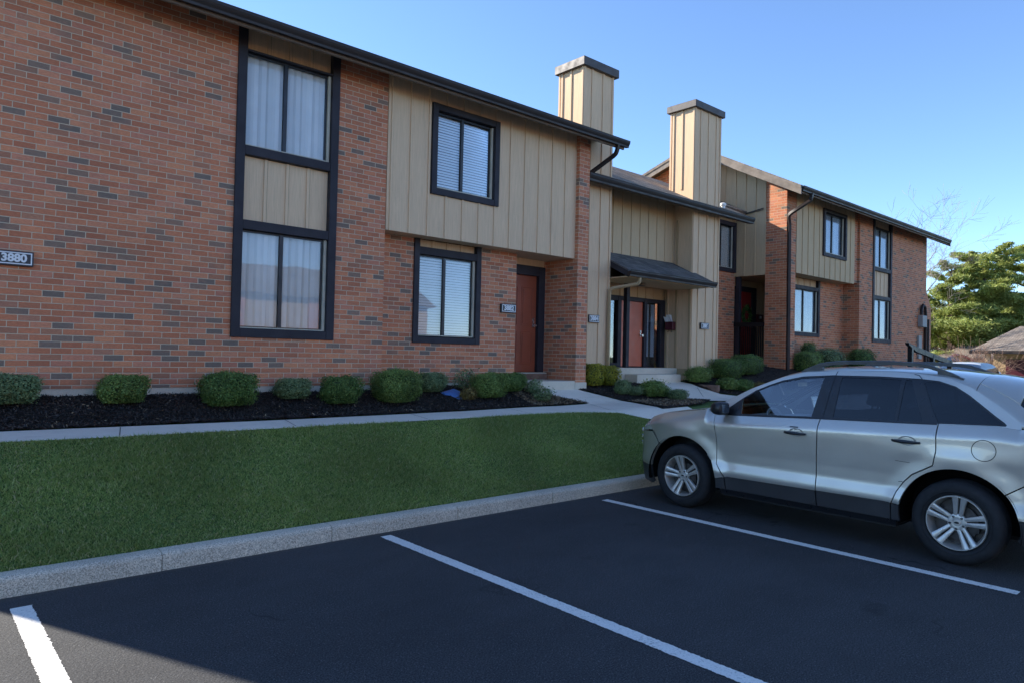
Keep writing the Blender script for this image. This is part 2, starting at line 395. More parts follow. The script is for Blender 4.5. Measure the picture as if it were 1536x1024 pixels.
crack = m.math('MULTIPLY', m.map(vc.outputs[0], .0015, .004, 1, 0), m.map(m.noise(.5, P, 2), .50, .58, 0, .75)); c = m.mix(crack, c, (.008, .008, .008))
m.bsdf(c, m.map(m.noise(.7, P, 4), .3, .7, .78, .92), 0, m.bump(m.math('ADD', agg, m.math('MULTIPLY', agg2, 1.2)), .55, .007), .35)
M['asphalt'] = m.m
m = NT('line_paint'); P = m.pos()
wear = m.math('ADD', m.noise(60, P, 3, .7), m.math('MULTIPLY', m.noise(7, P, 4), .35))
c = m.mix(m.map(wear, .72, .94, 0, .8), (.82, .785, .72), (.20, .20, .19))
c = m.mix(1.0, c, m.map(m.noise(140, P, 2), .3, .7, .88, 1.05), 'MULTIPLY')
m.bsdf(c, .7, 0, m.bump(m.noise(200, P, 2), .4, .003), .3); M['paint'] = m.m
m = NT('turf_soil'); P = m.pos()
c = m.mix(m.noise(1.4, P, 5), (.07, .12, .03), (.10, .17, .045)); c = m.mix(m.map(m.noise(40, P, 3), .5, .75), c, (.05, .045, .022))
m.bsdf(c, .95, 0, m.bump(m.noise(50, P, 4), .5, .02), .2); M['soil'] = m.m
m = NT('far_grass'); P = m.pos()
c = m.mix(m.noise(.12, P, 6), (.05, .075, .022), (.12, .12, .05)); m.bsdf(c, .95, 0, None, .1); M['fargrass'] = m.m
m = NT('mulch'); P = m.pos()
c = m.mix(m.map(m.noise(45, P, 5, .7), .35, .7), (.012, .010, .010), (.05, .040, .034)); m.bsdf(c, .95, 0, m.bump(m.noise(38, P, 5, .7), 1, .04), .2); M['mulch'] = m.m
M['chips'] = leaf_mat('mulch_chips', (.020, .017, .017), (.040, .032, .028), (.095, .07, .055), 0, 2, None)
M['palechips'] = leaf_mat('dry_leaf_litter', (.16, .11, .06), (.24, .17, .10), (.33, .26, .18), 0, 2)
m = NT('walk_concrete'); P = m.pos()
c = m.mix(m.map(m.noise(.8, P, 6, .65), .3, .7), (.66, .59, .49), (.82, .74, .63))
c = m.mix(m.map(m.noise(2.4, P, 6, .75), .58, .8, 0, .5), c, (.42, .38, .32)); c = m.mix(1.0, c, m.map(m.noise(240, P, 2), .3, .7, .88, 1.12), 'MULTIPLY')
m.bsdf(c, .9, 0, m.bump(m.noise(200, P, 3), .25, .003), .25); M['walk'] = m.m
def sheet(name, x0, x1, y0, y1, z, mat):
    o = MB().add([(x0, y0, z), (x1, y0, z), (x1, y1, z), (x0, y1, z)], [(0, 1, 2, 3)]).build(name, mat); return tag(o, kind='structure')
sheet('ground', -900, 1400, -900, 1400, -.05, M['fargrass'])
sheet('parking_lot', -45, 34, -34, 5.86, 0, M['asphalt'])
sheet('road', 34.004, 44, -60, 60, -.012, M['asphalt'])
# parking lines, each with slightly ragged edges
def pline(x0, x1, y0, y1):
    n = 420; V = []
    for i in range(n + 1):
        y = y0 + (y1 - y0) * i / n
        V += [(x0 + random.gauss(0, .0028), y, .004), (x1 + random.gauss(0, .0028), y, .004)]
    tag(MB().add(V, [(2 * i, 2 * i + 1, 2 * i + 3, 2 * i + 2) for i in range(n)]).build('parking_line', M['paint']), kind='structure')
pline(.61, .73, .45, 5.59); pline(3.46, 3.575, .4, 5.73); pline(6.45, 6.56, 1.45, 5.62)
for k in range(1, 7): pline(6.45 + 2.93 * k, 6.56 + 2.93 * k, 1.4, 5.65)
for k in range(1, 5): pline(.61 - 2.93 * k, .73 - 2.93 * k, .4, 5.6)
# kerb in cast lengths
ks = MB(); x = -29.0; js = [-29.0]
while x < 33: x += random.uniform(1.38, 1.5) if not (0 < x < 3) else 1.43; js.append(x)
sh = 1.60 - min(js, key=lambda q: abs(q - 1.6)); js = [q + sh for q in js]
for a, b in zip(js[:-1], js[1:]):
    dy = random.uniform(-.004, .004); g = .003
    prof = [(5.85 + dy, -.2), (5.852 + dy, .105), (5.858 + dy, .122), (5.875 + dy, .137), (5.895 + dy, .142), (6.0, .144), (6.0, -.2)]
    ks.prism(prof, a + g, b - g, 0)
tag(ks.build('kerb', M['kerb'], None, 0, True), kind='structure')
sheet_dark = MB().box(-29, 33, 5.87, 5.99, -.1, .12)
tag(sheet_dark.build('kerb_joint_bed', M['mulch']), kind='structure')
# terrain under everything beyond the kerb
X = np.concatenate([np.linspace(-30, -2, 30), np.arange(-1.9, 30, .25), np.linspace(30.2, 40, 30)]); Y = np.concatenate([np.arange(5.99, 10.2, .07), np.linspace(10.3, 26, 16), [40, 60]])
gx, gy = np.meshgrid(X, Y); gz = hgt(gx, gy); gz = np.where(gy > 26, .1, gz) - .012
nx, ny = len(X), len(Y); idx = np.arange(nx * ny).reshape(ny, nx)
Fq = np.stack([idx[:-1, :-1], idx[:-1, 1:], idx[1:, 1:], idx[1:, :-1]], -1).reshape(-1, 4)
tag(npmesh('terrain', np.stack([gx, gy, gz], -1).reshape(-1, 3), Fq, M['soil'], None, True), kind='structure')
WN = [(-30, 7.32), (.69, 7.32), (1.53, 7.26), (2.97, 7.25), (5.63, 7.25), (6.84, 7.27), (7.78, 7.24), (8.66, 7.18), (9.3, 6.95), (9.75, 6.6), (10.0, 6.02)]
WF = [(9.05, 8.21), (8.23, 8.11), (7.51, 8.12), (6.2, 8.0), (5.06, 7.97), (3.24, 7.95), (.76, 8.05), (-30, 8.05)]
# walk: along the beds, with a branch up to the stoop and one down to the lot
walk = WN + [(11.3, 6.02), (11.0, 6.7), (10.55, 7.24), (9.79, 7.22), (9.95, 7.7), (10.12, 8.12), (9.73, 8.57), (9.43, 8.87), (8.3, 8.87), (8.40, 8.68), (8.7, 8.41)] + WF
drape('walkway', walk, M['walk'], .012, .16)
walk2 = [(11.62, 9.3), (13.17, 9.3), (13.17, 8.75), (13.4, 8.35), (14.2, 8.05), (16, 7.75), (28, 7.75), (28, 6.75), (16, 6.75), (14, 7.15), (12.26, 7.87), (11.65, 8.49)]
drape('walkway', walk2, M['walk'], .012, .16)
jm = MB()
def joint(x0, y0, x1, y1, w=.007):
    d = Vector((x1 - x0, y1 - y0, 0)).normalized(); s = Vector((-d.y, d.x, 0)) * w / 2; n = 8; V = []
    for i in range(n + 1):
        px = x0 + (x1 - x0) * i / n; py = y0 + (y1 - y0) * i / n; pz = float(hgt(px, py)) + .0155
        V += [(px + s.x, py + s.y, pz), (px - s.x, py - s.y, pz)]
    jm.add(V, [(2 * i, 2 * i + 1, 2 * i + 3, 2 * i + 2) for i in range(n)])
for xj in (-8.6, -7, -5.4, -3.8, -2.2, -.3, 1.62, 3.35, 5.1, 6.9): joint(xj - .02, 7.33, xj + .12, 7.96)
joint(8.5, 7.25, 9.0, 8.15); joint(8.75, 8.45, 9.75, 8.5); joint(12.3, 7.95, 13.1, 8.75)
tag(jm.build('walkway_joint', M['mulch']), kind='structure')
BED1 = [(-1.5, 8.99), (-1.5, 8.06)] + [(x, y) for x, y in WF[::-1][1:]] + [(8.7, 8.41), (8.44, 8.64), (8.25, 8.85), (8.2, 9.31), (5.3, 9.31), (5.3, 8.99)]
BED2 = [(9.43, 8.88), (9.73, 8.57), (10.12, 8.12), (9.95, 7.7), (9.79, 7.2), (10.55, 7.24), (11.4, 7.45), (12.26, 7.87), (11.65, 8.49), (11.62, 9.3), (9.67, 9.3), (9.67, 8.9)]
BED3 = [(13.2, 9.25), (13.2, 8.75), (13.42, 8.36), (14.2, 8.06), (16, 7.76), (28, 7.76), (28, 9.4), (17.6, 9.4), (17.3, 10.4), (14.7, 10.4), (14.6, 9.25)]
beds = []
for pl, dz in ((BED1, .02), (BED2, .02), (BED3, .02)):
    beds.append((drape('mulch_bed', pl, M['mulch'], dz, .06, None, .022)[1], pl))
def scatter_bits(name, regions, count, mat, ln, wd, label, zo=.03, tilt=.6):
    pts = []
    for (ins, (x0, x1, y0, y1), k) in regions:
        got = 0
        while got < k:
            x = random.uniform(x0, x1); y = random.uniform(y0, y1)
            if ins(x, y): pts.append((x, y)); got += 1
    pts = np.array(pts); n = len(pts); z = hgt(pts[:, 0], pts[:, 1]) + zo + RNG.uniform(-.01, .018, n)
    a = RNG.uniform(0, 2 * PI, n); el = RNG.normal(0, tilt, n); L = RNG.uniform(ln * .4, ln, n) / 2; W = RNG.uniform(wd * .4, wd, n) / 2; ro = RNG.normal(0, .7, n)
    d = np.stack([np.cos(a) * np.cos(el), np.sin(a) * np.cos(el), np.sin(el)], -1); s0 = np.stack([-np.sin(a), np.cos(a), np.zeros(n)], -1)
    up_ = np.cross(d, s0); s = s0 * np.cos(ro)[:, None] + up_ * np.sin(ro)[:, None]
    c = np.column_stack([pts, z]); d = d * L[:, None]; s = s * W[:, None]
    V = np.stack([c - d - s * .6, c + d - s, c + d * .9 + s, c - d + s], 1).reshape(-1, 3)
    o = npmesh(name, V, np.arange(n * 4).reshape(-1, 4), mat); return tag(o, label, 'ground cover', None, 'stuff')
bb = [(beds[0][0], (-1.4, 8.9, 8.0, 9.2)), (beds[1][0], (9.5, 12.2, 7.2, 9.25)), (beds[2][0], (13.2, 17.2, 7.8, 9.9))]
scatter_bits('mulch_chips', [(bb[0][0], bb[0][1], 42000), (bb[1][0], bb[1][1], 8000), (bb[2][0], bb[2][1], 5000)], 0, M['chips'], .042, .012, 'shredded black bark mulch covering the planting beds')
scatter_bits('leaf_litter', [(bb[0][0], (-1, 8.9, 8.0, 8.9), 330), (bb[0][0], (7.7, 9.0, 8.1, 8.7), 1500), (bb[1][0], (9.8, 11.6, 7.25, 8.2), 1400), (bb[2][0], (13.4, 16, 7.9, 8.5), 150)], 0, M['palechips'], .042, .014, 'scattered dry leaf bits lying on the dark mulch', .045)
# lawn: sod sheet and blades
LAWN = [(-30, 6.0), (10.0, 6.0)] + WN[::-1]
LAWN = [(-30, 6.0), (10.0, 6.0), (9.75, 6.6), (9.3, 6.95), (8.66, 7.18), (7.78, 7.24), (6.84, 7.27), (5.63, 7.25), (2.97, 7.25), (1.53, 7.26), (.69, 7.32), (-30, 7.32)]
_, inl = drape('lawn_soil', LAWN, M['soil'], .004, .25)
def blades(name, ins, x0, x1, y0, y1, n, hmin, hmax, mat, label, wd=.0062):
    x = RNG.uniform(x0, x1, int(n * 1.6)); y = RNG.uniform(y0, y1, int(n * 1.6))
    # inside test, vectorised
    poly = np.array(LAWN); c = np.zeros(len(x), bool); j = len(poly) - 1
    for i in range(len(poly)):
        xi, yi = poly[i]; xj, yj = poly[j]
        if yi != yj:
            c ^= ((yi > y) != (yj > y)) & (x < (xj - xi) * (y - yi) / (yj - yi) + xi)
        j = i
    x = x[c][:n]; y = y[c][:n]; n = len(x); z = hgt(x, y)
    clump = .5 + .5 * np.sin(x * 2.3 + 1.7 * np.sin(y * 3.1)) * np.sin(y * 4.1 + x * .7) + RNG.normal(0, .25, n)
    H = (hmin + (hmax - hmin) * np.clip(clump, 0, 1.3)) * RNG.uniform(.6, 1.15, n); a = RNG.uniform(0, 2 * PI, n); lean = RNG.uniform(.3, 1.9, n) * H; b = RNG.uniform(0, 2 * PI, n)
    s = np.stack([np.cos(a), np.sin(a), 0 * a], -1) * (RNG.uniform(.6, 1.1, n) * wd / 2)[:, None]
    base = np.column_stack([x, y, z]); tip = base + np.stack([np.cos(b) * lean, np.sin(b) * lean, H], -1)
    mid = base + np.stack([np.cos(b) * lean * .3, np.sin(b) * lean * .3, H * .6], -1)
    V = np.stack([base - s, base + s, mid + s * .9, tip, mid - s * .9], 1).reshape(-1, 3)
    i0 = np.arange(n)[:, None] * 5
    F = i0 + np.array([[0, 1, 2, 4]]); F2 = i0 + np.array([[4, 2, 3, 3]])
    F = np.concatenate([F, F2]); 
    me = bpy.data.meshes.new(name); me.vertices.add(len(V)); me.vertices.foreach_set('co', V.astype(np.float32).ravel())
    Lp = np.concatenate([(i0 + np.array([[0, 1, 2, 4]])).ravel(), (i0 + np.array([[4, 2, 3]])).ravel()])
    st = np.concatenate([np.arange(n) * 4, n * 4 + np.arange(n) * 3]); tt = np.concatenate([np.full(n, 4), np.full(n, 3)])
    me.loops.add(len(Lp)); me.loops.foreach_set('vertex_index', Lp.astype(np.int32)); me.polygons.add(2 * n)
    me.polygons.foreach_set('loop_start', st.astype(np.int32)); me.polygons.foreach_set('loop_total', tt.astype(np.int32))
    me.update(calc_edges=True); me.materials.append(mat)
    return tag(link(bpy.data.objects.new(name, me)), label, 'grass', None, 'stuff')
blades('lawn_grass', inl, -1.0, 10.0, 5.97, 7.34, 240000, .018, .046, M['grassblade'], 'short green grass on the bank between kerb and walkway')
# ------------------------------------------------------------------ building pieces
def battens(mb, x0, x1, z0, z1, Y, sp=.333, first=None, w=.04, d=.018, ztop=None, skip=()):
    x = first if first is not None else x0 + sp / 2
    while x < x1 - .02:
        zz1 = ztop(x) if ztop else z1
        for (a, b, c, e) in ([(x, x, z0, zz1)] if not any(s[0] - .02 < x < s[1] + .02 for s in skip) else
                             [(x, x, z0, s[2]) for s in skip if s[0] - .02 < x < s[1] + .02] + [(x, x, s[3], zz1) for s in skip if s[0] - .02 < x < s[1] + .02]):
            if e - c > .02:
                mb.box(x - w / 2, x + w / 2, Y - d, Y + .004, c, e)
                if mb.j is None: mb.j = MB(mb.o)
                mb.j.box(x + w / 2 + .0005, x + w / 2 + .009, Y - .005, Y + .002, c, e)  # painted shade line along the batten edge
        x += sp
def battens_side(mb, y0, y1, z0, z1, X, sp=.333, w=.04, d=.018, first=None, ztop=None):
    y = first if first is not None else y0 + sp / 2
    while y < y1 - .02:
        mb.box(X - d, X + .004, y - w / 2, y + w / 2, z0, ztop(y) if ztop else z1); y += sp
def window(root, off, x0, x1, z0, z1, Y, rails=(), glaz=(), fw=.115, kind='vertical', proud=.035, depth=.12, topopen=False, ztop=None, panels=(), wear=False):
    """dark timber surround; glaz = list of (zbottom, ztop) glazed fields between rails; panels = siding fields"""
    mb = MB(off); Yf = Y - proud; Yb = Y + depth; zt = ztop if ztop else z1
    mb.box(x0, x0 + fw, Yf, Yb, z0, zt); mb.box(x1 - fw, x1, Yf, Yb, z0, zt)
    rr = [(z0, z0 + fw)] + list(rails) + ([] if topopen else [(z1 - fw, z1)])
    for a, b in rr: mb.box(x0 + fw, x1 - fw, Yf + .006, Yb - .004, a, b)
    fr = mb.build('window', M['trim'], root, .004)
    for zb, zt_ in panels:
        p = MB(off); p.box(x0 + fw, x1 - fw, Y + .055, Y + .075, zb, zt_); battens(p, x0 + fw, x1 - fw, zb, zt_, Y + .056, (x1 - x0 - 2 * fw) / 4, x0 + fw + (x1 - x0 - 2 * fw) / 4 * 1.02)
        p.build('siding_panel', M['siding'], fr)
    ix0, ix1 = x0 + fw, x1 - fw - .045; xm = ix0 + (ix1 - ix0) * .47
    for zb, zt_ in glaz:
        s = MB(off); t = .022; yy = Y + .045
        s.box(ix0, ix0 + t, yy, yy + .03, zb, zt_); s.box(xm - .02, xm + .03, yy - .008, yy + .03, zb, zt_); s.box(ix1 - t, ix1, yy + .003, yy + .03, zb, zt_)
        for a, b in ((ix0 + t, xm - .02), (xm + .03, ix1 - t)):
            s.box(a, b, yy, yy + .03, zb, zb + t); s.box(a, b, yy, yy + .03, zt_ - t, zt_)
        s.build('sash', M['alu'], fr)
        k = MB(off); k.box(ix1 + .004, ix1 + .041, Y + .02, Y + .06, zb, zt_); k.box(ix0, ix1, Y + .005, Y + .04, zb - .012 + .012, zb + .014); k.build('window_track', M['track'], fr)
        for a, b in ((ix0 + t, xm - .02), (xm + .03, ix1 - t)):
            g = MB(off); g.box(a, b, yy + .012, yy + .016, zb + t, zt_ - t); g.build('pane', M['glass2'] if off[0] > 20 else M['glass'], fr)
        c = MB(off); ya = Y + .105
        if kind == 'vertical':
            n = max(6, int((ix1 - ix0) / .09)); wv = (ix1 - ix0) / n
            for i in range(n):
                a = ix0 + i * wv; d0 = random.uniform(.004, .055); d1 = random.uniform(-.03, .0); bt = zb + .03 + (random.random() < .15) * .02; sw = random.uniform(-.008, .008)
                c.add([(a + .002, ya + d0, bt), (a + wv * .5, ya + (d0 + d1) / 2 - .006, bt), (a + wv * 1.02 + sw, ya + d1, bt), (a + wv * 1.02, ya + d1, zt_), (a + wv * .5, ya + (d0 + d1) / 2 - .006, zt_), (a + .002, ya + d0, zt_)], [(0, 1, 4, 5), (1, 2, 3, 4)])
            c.build('vertical_blind', M['curtain'], fr)
        elif kind == 'curtain':
            n = 60; V = []
            for i in range(n + 1):
                a = ix0 + (ix1 - ix0) * i / n; yv = ya + .02 * math.sin(i * 1.35 + math.sin(i * .4)); V += [(a, yv, zb), (a, yv, zt_)]
            c.add(V, [(2 * i, 2 * i + 2, 2 * i + 3, 2 * i + 1) for i in range(n)]); c.build('curtain', M['curtain'], fr)
        else:
            n = int((zt_ - zb) / .043)
            for i in range(n):
                z = zb + .01 + i * .043; dzr = random.uniform(-.002, .002)
                c.add([(ix0, ya - .012, z + dzr), (ix1, ya - .012, z), (ix1, ya + .012, z + .040), (ix0, ya + .012, z + .040 + dzr)], [(0, 1, 2, 3)])
            c.build('slatted_blind', M['blind'], fr)
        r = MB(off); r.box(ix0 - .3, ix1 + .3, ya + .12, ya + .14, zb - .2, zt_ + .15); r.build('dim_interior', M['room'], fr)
    return fr
def gutter(root, off, x0, x1, Y, z0, z1, name='gutter'):
    """K-profile gutter whose outer face is at Y, plus end caps"""
    h = z1 - z0
    pr = [(Y + .10, z1), (Y + .10, z0 + .006), (Y + .035, z0), (Y + .032, z0 + h * .25), (Y + .012, z0 + h * .5), (Y, z0 + h * .72), (Y, z1 - .012), (Y - .004, z1), (Y + .006, z1 + .002), (Y + .008, z1 - .02), (Y + .085, z1 - .03), (Y + .09, z1)]
    return MB(off).prism(pr, x0, x1, 0).build(name, M['gutter'], root)
def roofslab(root, off, x0, x1, ye, ze, yr, slope, yb, slopeb, mat, th=.035):
    zr = ze + slope * (yr - ye); zb = zr - slopeb * (yb - yr)
    a = MB(off).prism([(ye, ze), (yr, zr), (yb, zb), (yb, zb - th), (yr, zr - th), (ye, ze - th)], x0, x1, 0)
    r = a.build('roof', mat, root)
    s = MB(off).prism([(ye + .09, ze - th - .003 + slope * .09), (yr, zr - th - .003), (yb, zb - th - .003), (yb, zb - th - .06), (yr, zr - th - .08), (ye + .09, ze - th - .08 + slope * .09)], x0 + .06, x1 - .06, 0)
    s.build('soffit', M['soffit'], root); return r, zr, zb
def tab(mb, x, y, z, w=.03): mb.box(x - w, x + w, y - .005, y + .005, z - .01, z + .01)
def downspout(root, off, pts, mat, name='downspout', r=.042):
    mb = MB(off); P = [Vector(p) for p in pts]; Q = [P[0]]
    for i in range(1, len(P) - 1):
        a = (P[i - 1] - P[i]).normalized(); b = (P[i + 1] - P[i]).normalized(); d = min(.09, (P[i - 1] - P[i]).length * .4, (P[i + 1] - P[i]).length * .4)
        for t in (0, .35, .65, 1): Q.append((P[i] + a * d).lerp(P[i], t).lerp(P[i].lerp(P[i] + b * d, t), t))
    Q.append(P[-1]); mb.tube(Q, r, 4, True, True)
    return mb.build(name, mat, root, 0, True)
def chimney(root, off, x0, x1, y0, y1, zlow, zup, zt, capz, cap):
    mb = MB(off); mb.box(x0, x1, y0, y1, zlow, zt)
    battens(mb, x0, x1, zlow, zt, y0, .32, x0 + .24, .04, .02)
    for xx in (x0 + .018, x1 - .018): mb.box(xx - .022, xx + .022, y0 - .02, y0 + .004, zlow, zt)
    battens_side(mb, y0, y1, zup, zt, x0, .24, .045, .02, y0 + .33)
    for yy in (y0 - .0, y1 - .02): mb.box(x0 - .02, x0 + .004, yy, yy + .04, zlow, zt)
    mb.box(x0 + .1, x1 - .1, y0 - .006, y0 + .002, 3.38, 3.40)
    ch = mb.build('chimney', M['siding'], root, .002)
    c = MB(off); cx0, cx1, cy0, cy1 = cap; c.box(cx0, cx1, cy0, cy1, capz[0], capz[1]); c.box(cx0 + .03, cx1 - .03, cy0 + .03, cy1 - .03, capz[1] + .0, capz[1] + .015)
    c.build('chimney_cap', M['cap'], ch, .006)
    f = MB(off); fx, fy = (x0 + x1) / 2 - .12, (y0 + y1) / 2 - .1
    f.lathe([(0, .0), (0, .09), (.05, .09), (.05, .14), (.07, .15), (.095, .12), (.11, .05), (.115, 0)], (fx, fy, capz[1]), 'z', 20)
    f.build('flue_cap', M['black'], ch, 0, True)
    return ch
def shell(root, off, x0, x1, yf, yb, z0, ztop, ridge, slopef, slopeb, ye, ze, mat, left=True, right=True, y_left=None):
    """side walls as gable polygons and a back wall"""
    mb = MB(off); yr = ridge; zr = ze + slopef * (yr - ye) - .12; zf = lambda y: (ze - .12 + slopef * (y - ye)) if y < yr else zr - slopeb * (y - yr)
    for on, a, b in ((left, x0, x0 + .25), (right, x1 - .25, x1)):
        if on:
            y0 = (y_left if (y_left and a == x0) else yf)
            mb.prism([(y0, z0), (yb, z0), (yb, zf(yb)), (yr, zr), (y0, zf(y0))], a, b, 0)
    mb.box(x0 + .25, x1 - .25, yb - .25, yb, z0, zf(yb))
    mb.build('side_and_back_walls', mat, root)
# ================================================================== house 1 (nearest)
O1 = (4.3, 12, 0)
U1 = thing('townhouse', 'nearest brick townhouse with tall two storey dark framed window beside a tan siding bay', 'house', O1, 'attached brick townhouses')
ZT = 5.9
w1 = MB(O1)
def wb(mb, x0, x1, y0, y1, z0, z1): mb.box(x0, x1, y0, y1, z0, z1)
wb(w1, -.98, 3.16, 8.97, 9.22, 1.25, ZT); wb(w1, 3.16, 4.57, 8.972, 9.22, 1.25, 1.87); wb(w1, 4.57, 5.36, 8.97, 9.297, 1.25, ZT)
wb(w1, 5.28, 6.09, 9.30, 9.55, 1.25, 3.6); wb(w1, 6.09, 7.44, 9.302, 9.55, 1.25, 1.88); wb(w1, 7.44, 8.26, 9.30, 9.55, 1.25, 3.6)
wb(w1, 8.05, 8.26, 9.552, 9.95, 1.25, 3.6)
wb(w1, 9.385, 9.66, 8.87, 9.95, 1.25, 5.88); wb(w1, 9.335, 9.384, 9.70, 9.95, 1.4, 3.6)
w1.build('wall', M['brick'], U1)
f1 = MB(O1); wb(f1, -.99, 5.37, 8.978, 9.3, .6, 1.25); wb(f1, 5.37, 8.2, 9.31, 9.5, .6, 1.25); wb(f1, 9.37, 9.675, 8.855, 9.6, .6, 1.249)
f1.build('foundation', M['concrete'], U1, .003)
st = MB(O1); wb(st, 8.2, 9.37, 8.86, 9.70, .7, 1.275); st.build('stoop', M['concrete'], U1, .008)
th = MB(O1); wb(th, 8.27, 9.33, 9.56, 9.70, 1.276, 1.385); th.build('threshold', M['wood'], U1, .003)
th = MB(O1); wb(th, 8.30, 9.33, 9.57, 9.70, 1.386, 1.405); th.build('sill', M['track'], U1, .002)
# siding bay
s1 = MB(O1); sx0, sx1 = 5.365, 9.384; wx0, wx1, wz0, wz1 = 6.13, 7.49, 4.18, 5.60
for a in ((sx0, wx0, 3.52, ZT), (wx1, sx1, 3.52, ZT), (wx0, wx1, 3.52, wz0), (wx0, wx1, wz1, ZT)): wb(s1, a[0], a[1], 8.955, 9.0, a[2], a[3])
battens(s1, sx0, sx1, 3.515, ZT, 8.955, .3335, 5.76 - .3335, .032, .018, None, [(wx0, wx1, wz0, wz1)])
s1.build('siding', M['siding'], U1)
so1 = MB(O1); wb(so1, 5.365, 9.384, 9.002, 9.298, 3.53, 3.60); wb(so1, 8.262, 9.384, 9.3, 9.95, 3.53, 3.6); so1.build('bay_soffit', M['siding'], U1)
window(U1, O1, wx0, wx1, wz0, wz1, 8.955, (), [(wz0 + .115, wz1 - .115)], .10, 'slat', .045, .12)
window(U1, O1, 3.16, 4.57, 1.87, ZT, 8.97, [(3.25, 3.37), (4.205, 4.325), (5.535, 5.56)], [(1.99, 3.245), (4.33, 5.53)], .115, 'vertical', .03, .12, True, ZT, [(3.372, 4.2), (5.562, ZT)])
window(U1, O1, 6.09, 7.44, 1.88, 3.53, 9.30, [(3.285, 3.405)], [(1.995, 3.28)], .10, 'slat', .03, .12, True, 3.529, [(3.407, 3.528)])
# door
dr = MB(O1); wb(dr, 8.27, 8.30, 9.66, 9.78, 1.41, 3.40); wb(dr, 9.17, 9.33, 9.66, 9.80, 1.41, 3.40); wb(dr, 8.30, 9.17, 9.665, 9.80, 3.22, 3.40)
fr = dr.build('door_frame', M['trim'], U1, .004)
pn = MB(O1); wb(pn, 8.27, 9.33, 9.70, 9.72, 3.402, 3.527); pn.build('siding_panel', M['siding'], U1)
def panel_door(root, off, x0, x1, z0, z1, Y, mat, handle=True, panels=True):
    d = MB(off); d.box(x0, x1, Y, Y + .045, z0, z1)
    if panels:
        w_ = x1 - x0; hh = z1 - z0
        for cx in (.28, .72):
            for (a, b) in ((.08, .42), (.48, .88)):
                xa, xb = x0 + w_ * (cx - .16), x0 + w_ * (cx + .16); za, zb = z0 + hh * a, z0 + hh * b
                t = .012
                for q in ((xa, xb, za, za + t), (xa, xb, zb - t, zb), (xa, xa + t, za + t, zb - t), (xb - t, xb, za + t, zb - t)): d.box(q[0], q[1], Y - .008, Y + .002, q[2], q[3])
                d.box(xa + .035, xb - .035, Y - .009, Y + .002, za + .035, zb - .035)
    o = d.build('door', mat, root, .003)
    if handle:
        h_ = MB(off); hx = x1 - .07
        h_.box(hx - .02, hx + .02, Y - .012, Y, z0 + (z1 - z0) * .46, z0 + (z1 - z0) * .56); h_.lathe([(0, .012), (0, .022)], (hx, Y - .006, z0 + (z1 - z0) * .545), 'z', 8)
        h_.tube([(hx, Y - .01, z0 + (z1 - z0) * .48), (hx, Y - .06, z0 + (z1 - z0) * .48)], .012, 10); h_.tube([(hx, Y - .045, z0 + (z1 - z0) * .48), (hx, Y - .075, z0 + (z1 - z0) * .48)], .028, 12)
        h_.build('door_handle', M['steel'], o, 0, True)
    return o
d1 = panel_door(U1, O1, 8.302, 9.168, 1.412, 3.218, 9.735, M['door'])
sw = MB(O1); 
for k in range(26):
    a = (k - 12.5) / 12.5; zz = 3.02 + .07 * (1 - abs(a)) + random.uniform(-.02, .02)
    sw.add([(8.9 + a * .20 + random.uniform(-.02, .02), 9.718 + random.uniform(-.01, .003), zz), (8.9 + a * .20 + .03, 9.713, zz + random.uniform(-.04, .03)), (8.9 + a * .20 + .015, 9.716, zz + .05)], [(0, 1, 2)])
tag(sw.build('door_swag', M['gold']), 'small gilt leaf swag fixed near the top of the rust red door', 'door ornament')
sh_, _, _ = roofslab(U1, O1, -1.35, 10.27, 8.47, 5.80, 11.7, .45, 17.4, .33, M['shingle'])
MB(O1).prism([(8.505, 5.63), (8.53, 5.62), (8.53, 5.79), (8.505, 5.775)], -1.3, 10.2, 0).build('fascia', M['fascia'], U1)
gutter(U1, O1, -1.32, 10.25, 8.40, 5.655, 5.775)
for X_, s_ in ((10.2, 1), (-1.34, -1)):
    MB(O1).prism([(8.5, 5.66), (11.7, 5.66 + .45 * 3.2), (17.4, 5.66 + 1.44 - .33 * 5.7), (17.4, 5.77 + 1.44 - .33 * 5.7), (11.7, 5.77 + 1.44), (8.5, 5.77)], X_, X_ + .04, 0).build('rake_board', M['rake'], U1)
shell(U1, O1, -.98, 9.66, 9.96, 17, .6, 5.6, 11.7, .45, .33, 8.47, 5.80, M['brick'], True, True, 9.221)
downspout(U1, O1, [(9.97, 8.46, 5.66), (9.97, 8.5, 5.5), (9.72, 8.95, 5.15), (9.715, 9.0, 4.98)], M['gutter'])
# ================================================================== house 2 (middle, between the chimneys)
O2 = (13.3, 12, 0)
U2 = thing('townhouse', 'middle townhouse of tan boards with two chimneys and a shingled canopy over its door', 'house', O2, 'attached brick townhouses')
E2 = 8.95; Z2 = 5.19; SL = .5
w2 = MB(O2); zt2 = lambda y: Z2 - .12 + SL * (y - E2)
wb(w2, 10.66, 13.48, 9.70, 9.74, 3.30, zt2(9.7)); battens(w2, 10.66, 13.48, 3.28, zt2(9.7), 9.70, .302, 11.02, .03, .016)
wb(w2, 10.66, 11.2, 9.7, 9.74, 1.2, 3.298)
w2.box(13.49, 13.53, 9.841, 10.0, 1.3, 3.35)
w2.build('siding', M['siding2'], U2)
chimney(U2, O2, 9.79, 10.65, 9.20, 9.84, 1.2, 5.5, 7.32, (7.30, 7.465), (9.71, 10.74, 9.12, 9.92))
chimney(U2, O2, 13.49, 14.55, 9.20, 9.84, 1.2, 5.6, 7.45, (7.43, 7.585), (13.41, 14.62, 9.12, 9.92))
roofslab(U2, O2, 9.665, 15.6, E2, Z2, 11.7, SL, 17.2, .33, M['shingle'])
MB(O2).box(9.67, 15.58, E2 + .03, E2 + .055, 5.03, 5.165).build('fascia', M['fascia'], U2)
